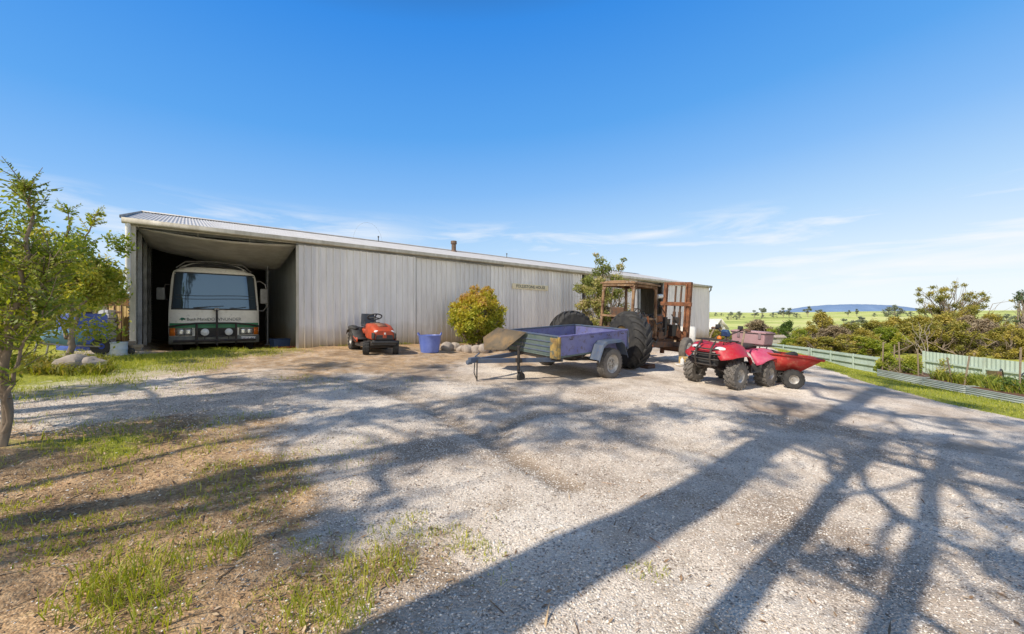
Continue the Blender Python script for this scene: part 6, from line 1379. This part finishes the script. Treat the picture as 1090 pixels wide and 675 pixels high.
# one thick straight trunk; the crown starts high
cl = [(r1.normal() * 1.9, r1.normal() * 1.9, 13.2 + 1.0 * r1.random() + 4 * r1.random(), .75) for _ in range(16)]
big_gum('thick straight gum behind the photographer whose trunk shadow crosses the yard', (-3.22, -.72), (.25, -.15, 14.6), .25, [((.1, 0, 10.8), (1.6, .7, 13.4), .09, .03), ((.1, 0, 11.6), (-1.4, .8, 14.4), .09, .03), ((.2, 0, 12.8), (.4, -1.8, 15.), .08, .03), ((.25, -.1, 14.4), (.9, .6, 17.4), .1, .03)], cl, 8000, 5)
cl = [(.4 + r1.normal() * 1.15, .1 + r1.normal() * 1.1, 7.0 + 3.0 * r1.random(), .6) for _ in range(30)]
big_gum('slender gum behind the photographer, nearer the camera', (-2.12, -.87), (.12, .1, 8.8), .10, [((.05, 0, 5.6), (1.0, -.4, 8.), .04, .02), ((.1, 0, 6.2), (-.6, .9, 8.5), .045, .02), ((.1, 0, 6.8), (.9, .9, 9.3), .04, .015)], cl, 6000, 6, .14, .05)
cl = [(.4 + r1.normal() * 1.1, -.3 + r1.normal() * 1.1, 6.9 + 3.2 * r1.random(), .6) for _ in range(30)]
big_gum('second slender gum behind the photographer, beside its twin', (-1.36, -.80), (.1, -.1, 9.2), .10, [((.05, 0, 6.4), (-.5, -.7, 8.3), .04, .02), ((.1, 0, 6.8), (1.1, -.2, 8.7), .04, .02), ((.1, 0, 6.6), (.4, 1., 9.4), .045, .015)], cl, 6000, 7, .14, .05)
cl = [(r1.normal() * .8, r1.normal() * .8, 4.9 + 2.0 * r1.random(), .42) for _ in range(11)]
big_gum('low leafy young gum behind the photographer on the right', (-1.35, -1.75), (.1, .1, 6.6), .05, [((.02, 0, 3.8), (.8, .3, 5.8), .025, .01), ((.05, .02, 4.4), (-.6, .5, 6.2), .025, .01)], cl, 1500, 9, .13, .05)
# trees to the left of the yard
for i, (bx_, by_, h, spread, lb, n, low) in enumerate(((-9.6, .6, 10.0, 2.0, 'leafy gum left of the yard, nearest the wattle sapling', 6500, .42), (-7.4, -1.6, 11.5, 2.0, 'leafy gum left of the yard, behind the photographer', 5500, .60))):
    cl = [(r1.normal() * spread * .55, r1.normal() * spread * .55, h * (low + (1 - low) * r1.random()), .7) for _ in range(20)]
    lm_ = [((0, 0, h * .3), (spread * .7 * math.cos(a), spread * .7 * math.sin(a), h * (.5 + .08 * a)), .07, .025) for a in (.4, 2.2, 4.1)]
    big_gum(lb, (bx_, by_), (.1, .1, h * .85), .14, lm_, cl, n, 20 + i)
# ------------------------------------------------------------------ daylight
W = bpy.data.worlds.new('World'); scene.world = W; W.use_nodes = True; nt = W.node_tree; bg = nt.nodes['Background']
STR = .15
sky = N(nt, 'ShaderNodeTexSky', sky_type='NISHITA'); sky.sun_disc = False; sky.sun_elevation = SUN_EL; sky.sun_rotation = SUN_AZ + PI; sky.air_density = 1.0; sky.dust_density = .4; sky.ozone_density = 3.0
tc = N(nt, 'ShaderNodeTexCoord'); sx = N(nt, 'ShaderNodeSeparateXYZ'); L(nt, tc.outputs['Generated'], sx.inputs[0])
# clear air over the hills: pale at the horizon, deep blue overhead
zx = N(nt, 'ShaderNodeMath', operation='MULTIPLY_ADD'); L(nt, sx.outputs['X'], zx.inputs[0]); zx.inputs[1].default_value = -.07; L(nt, sx.outputs['Z'], zx.inputs[2])
gr_ = ramp(nt, [(0, (.86, .93, 1.0)), (.08, (.74, .87, 1.0)), (.18, (.48, .72, 1.0)), (.30, (.24, .53, .98)), (.42, (.10, .40, .93)), (.60, (.03, .28, .86)), (.72, (.02, .09, .28)), (1, (.02, .045, .12))]); L(nt, zx.outputs[0], gr_.inputs[0])
gs_ = N(nt, 'ShaderNodeMix', data_type='RGBA', blend_type='MULTIPLY'); gs_.inputs[0].default_value = 1.; L(nt, gr_.outputs[0], gs_.inputs[6]); gs_.inputs[7].default_value = (1 / STR,) * 3 + (1,)
ms_ = N(nt, 'ShaderNodeMix', data_type='RGBA'); ms_.inputs[0].default_value = .85; L(nt, sky.outputs[0], ms_.inputs[6])
# white glow added low behind the camera to brighten shed wall and bus front
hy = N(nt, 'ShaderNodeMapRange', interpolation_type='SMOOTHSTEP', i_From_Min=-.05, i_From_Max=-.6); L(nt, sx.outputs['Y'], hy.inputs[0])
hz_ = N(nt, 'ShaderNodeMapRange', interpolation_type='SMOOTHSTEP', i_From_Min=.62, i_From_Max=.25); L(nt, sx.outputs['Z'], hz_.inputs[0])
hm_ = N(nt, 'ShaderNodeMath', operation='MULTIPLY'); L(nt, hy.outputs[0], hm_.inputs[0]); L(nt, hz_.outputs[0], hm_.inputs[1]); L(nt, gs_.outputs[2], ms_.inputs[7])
# thin streaks of cloud low in the sky
mp = N(nt, 'ShaderNodeMapping'); mp.inputs['Scale'].default_value = (3.2, 3.2, 22.); mp.inputs['Location'].default_value = (1.3, .4, 0); L(nt, tc.outputs['Generated'], mp.inputs[0])
cn = N(nt, 'ShaderNodeTexNoise', i_Scale=1.0, i_Detail=10., i_Roughness=.58, i_Distortion=.5); L(nt, mp.outputs[0], cn.inputs['Vector'])
cr = ramp(nt, [(.50, 0), (.68, 1)]); L(nt, cn.outputs['Fac'], cr.inputs[0])
band = ramp(nt, [(0.03, 0), (.09, 1), (.19, .9), (.25, 0)]); L(nt, sx.outputs['Z'], band.inputs[0])
mm = N(nt, 'ShaderNodeMath', operation='MULTIPLY'); L(nt, cr.outputs[0], mm.inputs[0]); L(nt, band.outputs[0], mm.inputs[1])
mm2 = N(nt, 'ShaderNodeMath', operation='MULTIPLY'); L(nt, mm.outputs[0], mm2.inputs[0]); mm2.inputs[1].default_value = .85
mc = N(nt, 'ShaderNodeMix', data_type='RGBA'); az = N(nt, 'ShaderNodeMath', operation='ARCTAN2'); L(nt, sx.outputs['X'], az.inputs[0]); L(nt, sx.outputs['Y'], az.inputs[1])
def bell(src, c, w):
    a = N(nt, 'ShaderNodeMath', operation='SUBTRACT'); L(nt, src, a.inputs[0]); a.inputs[1].default_value = c
    d = N(nt, 'ShaderNodeMath', operation='DIVIDE'); L(nt, a.outputs[0], d.inputs[0]); d.inputs[1].default_value = w
    p = N(nt, 'ShaderNodeMath', operation='POWER'); L(nt, d.outputs[0], p.inputs[0]); p.inputs[1].default_value = 2.
    q = N(nt, 'ShaderNodeMath', operation='MULTIPLY_ADD', use_clamp=True); L(nt, p.outputs[0], q.inputs[0]); q.inputs[1].default_value = -1.; q.inputs[2].default_value = 1.; return q.outputs[0]
rr_ = ramp(nt, [(.36, 0), (.60, 1)]); L(nt, cn.outputs['Fac'], rr_.inputs[0]); cur = mm2.outputs[0]
for caz, waz, cz, wz, amt in ((-.60, .42, .200, .034, .9), (-.76, .12, .150, .05, .7), (.34, .10, .196, .012, .8), (.85, .3, .098, .02, .75)):
    b1 = N(nt, 'ShaderNodeMath', operation='MULTIPLY'); L(nt, bell(az.outputs[0], caz, waz), b1.inputs[0]); L(nt, bell(sx.outputs['Z'], cz, wz), b1.inputs[1])
    b2 = N(nt, 'ShaderNodeMath', operation='MULTIPLY'); L(nt, b1.outputs[0], b2.inputs[0]); L(nt, rr_.outputs[0], b2.inputs[1])
    b3 = N(nt, 'ShaderNodeMath', operation='MULTIPLY'); L(nt, b2.outputs[0], b3.inputs[0]); b3.inputs[1].default_value = amt
    b4 = N(nt, 'ShaderNodeMath', operation='MAXIMUM'); L(nt, b3.outputs[0], b4.inputs[0]); L(nt, cur, b4.inputs[1]); cur = b4.outputs[0]
L(nt, cur, mc.inputs[0])
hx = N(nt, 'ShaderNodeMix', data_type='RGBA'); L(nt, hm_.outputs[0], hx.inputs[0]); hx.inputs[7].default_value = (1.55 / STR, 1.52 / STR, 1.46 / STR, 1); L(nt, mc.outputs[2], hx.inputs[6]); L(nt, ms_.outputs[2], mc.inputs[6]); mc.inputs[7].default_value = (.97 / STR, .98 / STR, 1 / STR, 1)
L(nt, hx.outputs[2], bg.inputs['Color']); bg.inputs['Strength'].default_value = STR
sl = bpy.data.lights.new('sun', 'SUN'); sl.energy = 5.0; sl.angle = math.radians(.55); sl.color = (1, .92, .80)
so = bpy.data.objects.new('sun', sl); COL.objects.link(so)
Ld = Vector((math.sin(SUN_AZ) * math.cos(SUN_EL), math.cos(SUN_AZ) * math.cos(SUN_EL), -math.sin(SUN_EL))); so.rotation_euler = Ld.to_track_quat('-Z', 'Y').to_euler(); so.location = (-20, -17, 20)
cam = bpy.data.cameras.new('camera'); co = bpy.data.objects.new('camera', cam); COL.objects.link(co); scene.camera = co
co.location = (0, 0, CAMZ); co.rotation_euler = (PI / 2, 0, 0); cam.sensor_width = 36; cam.lens = F / 1090 * 36; cam.shift_y = 2.5 / 1090; cam.clip_start = .05; cam.clip_end = 30000
scene.view_settings.view_transform = 'Standard'; scene.view_settings.look = 'None'; scene.view_settings.exposure = 0; scene.view_settings.gamma = 1
scene.cycles.max_bounces = 6; scene.cycles.use_denoising = True
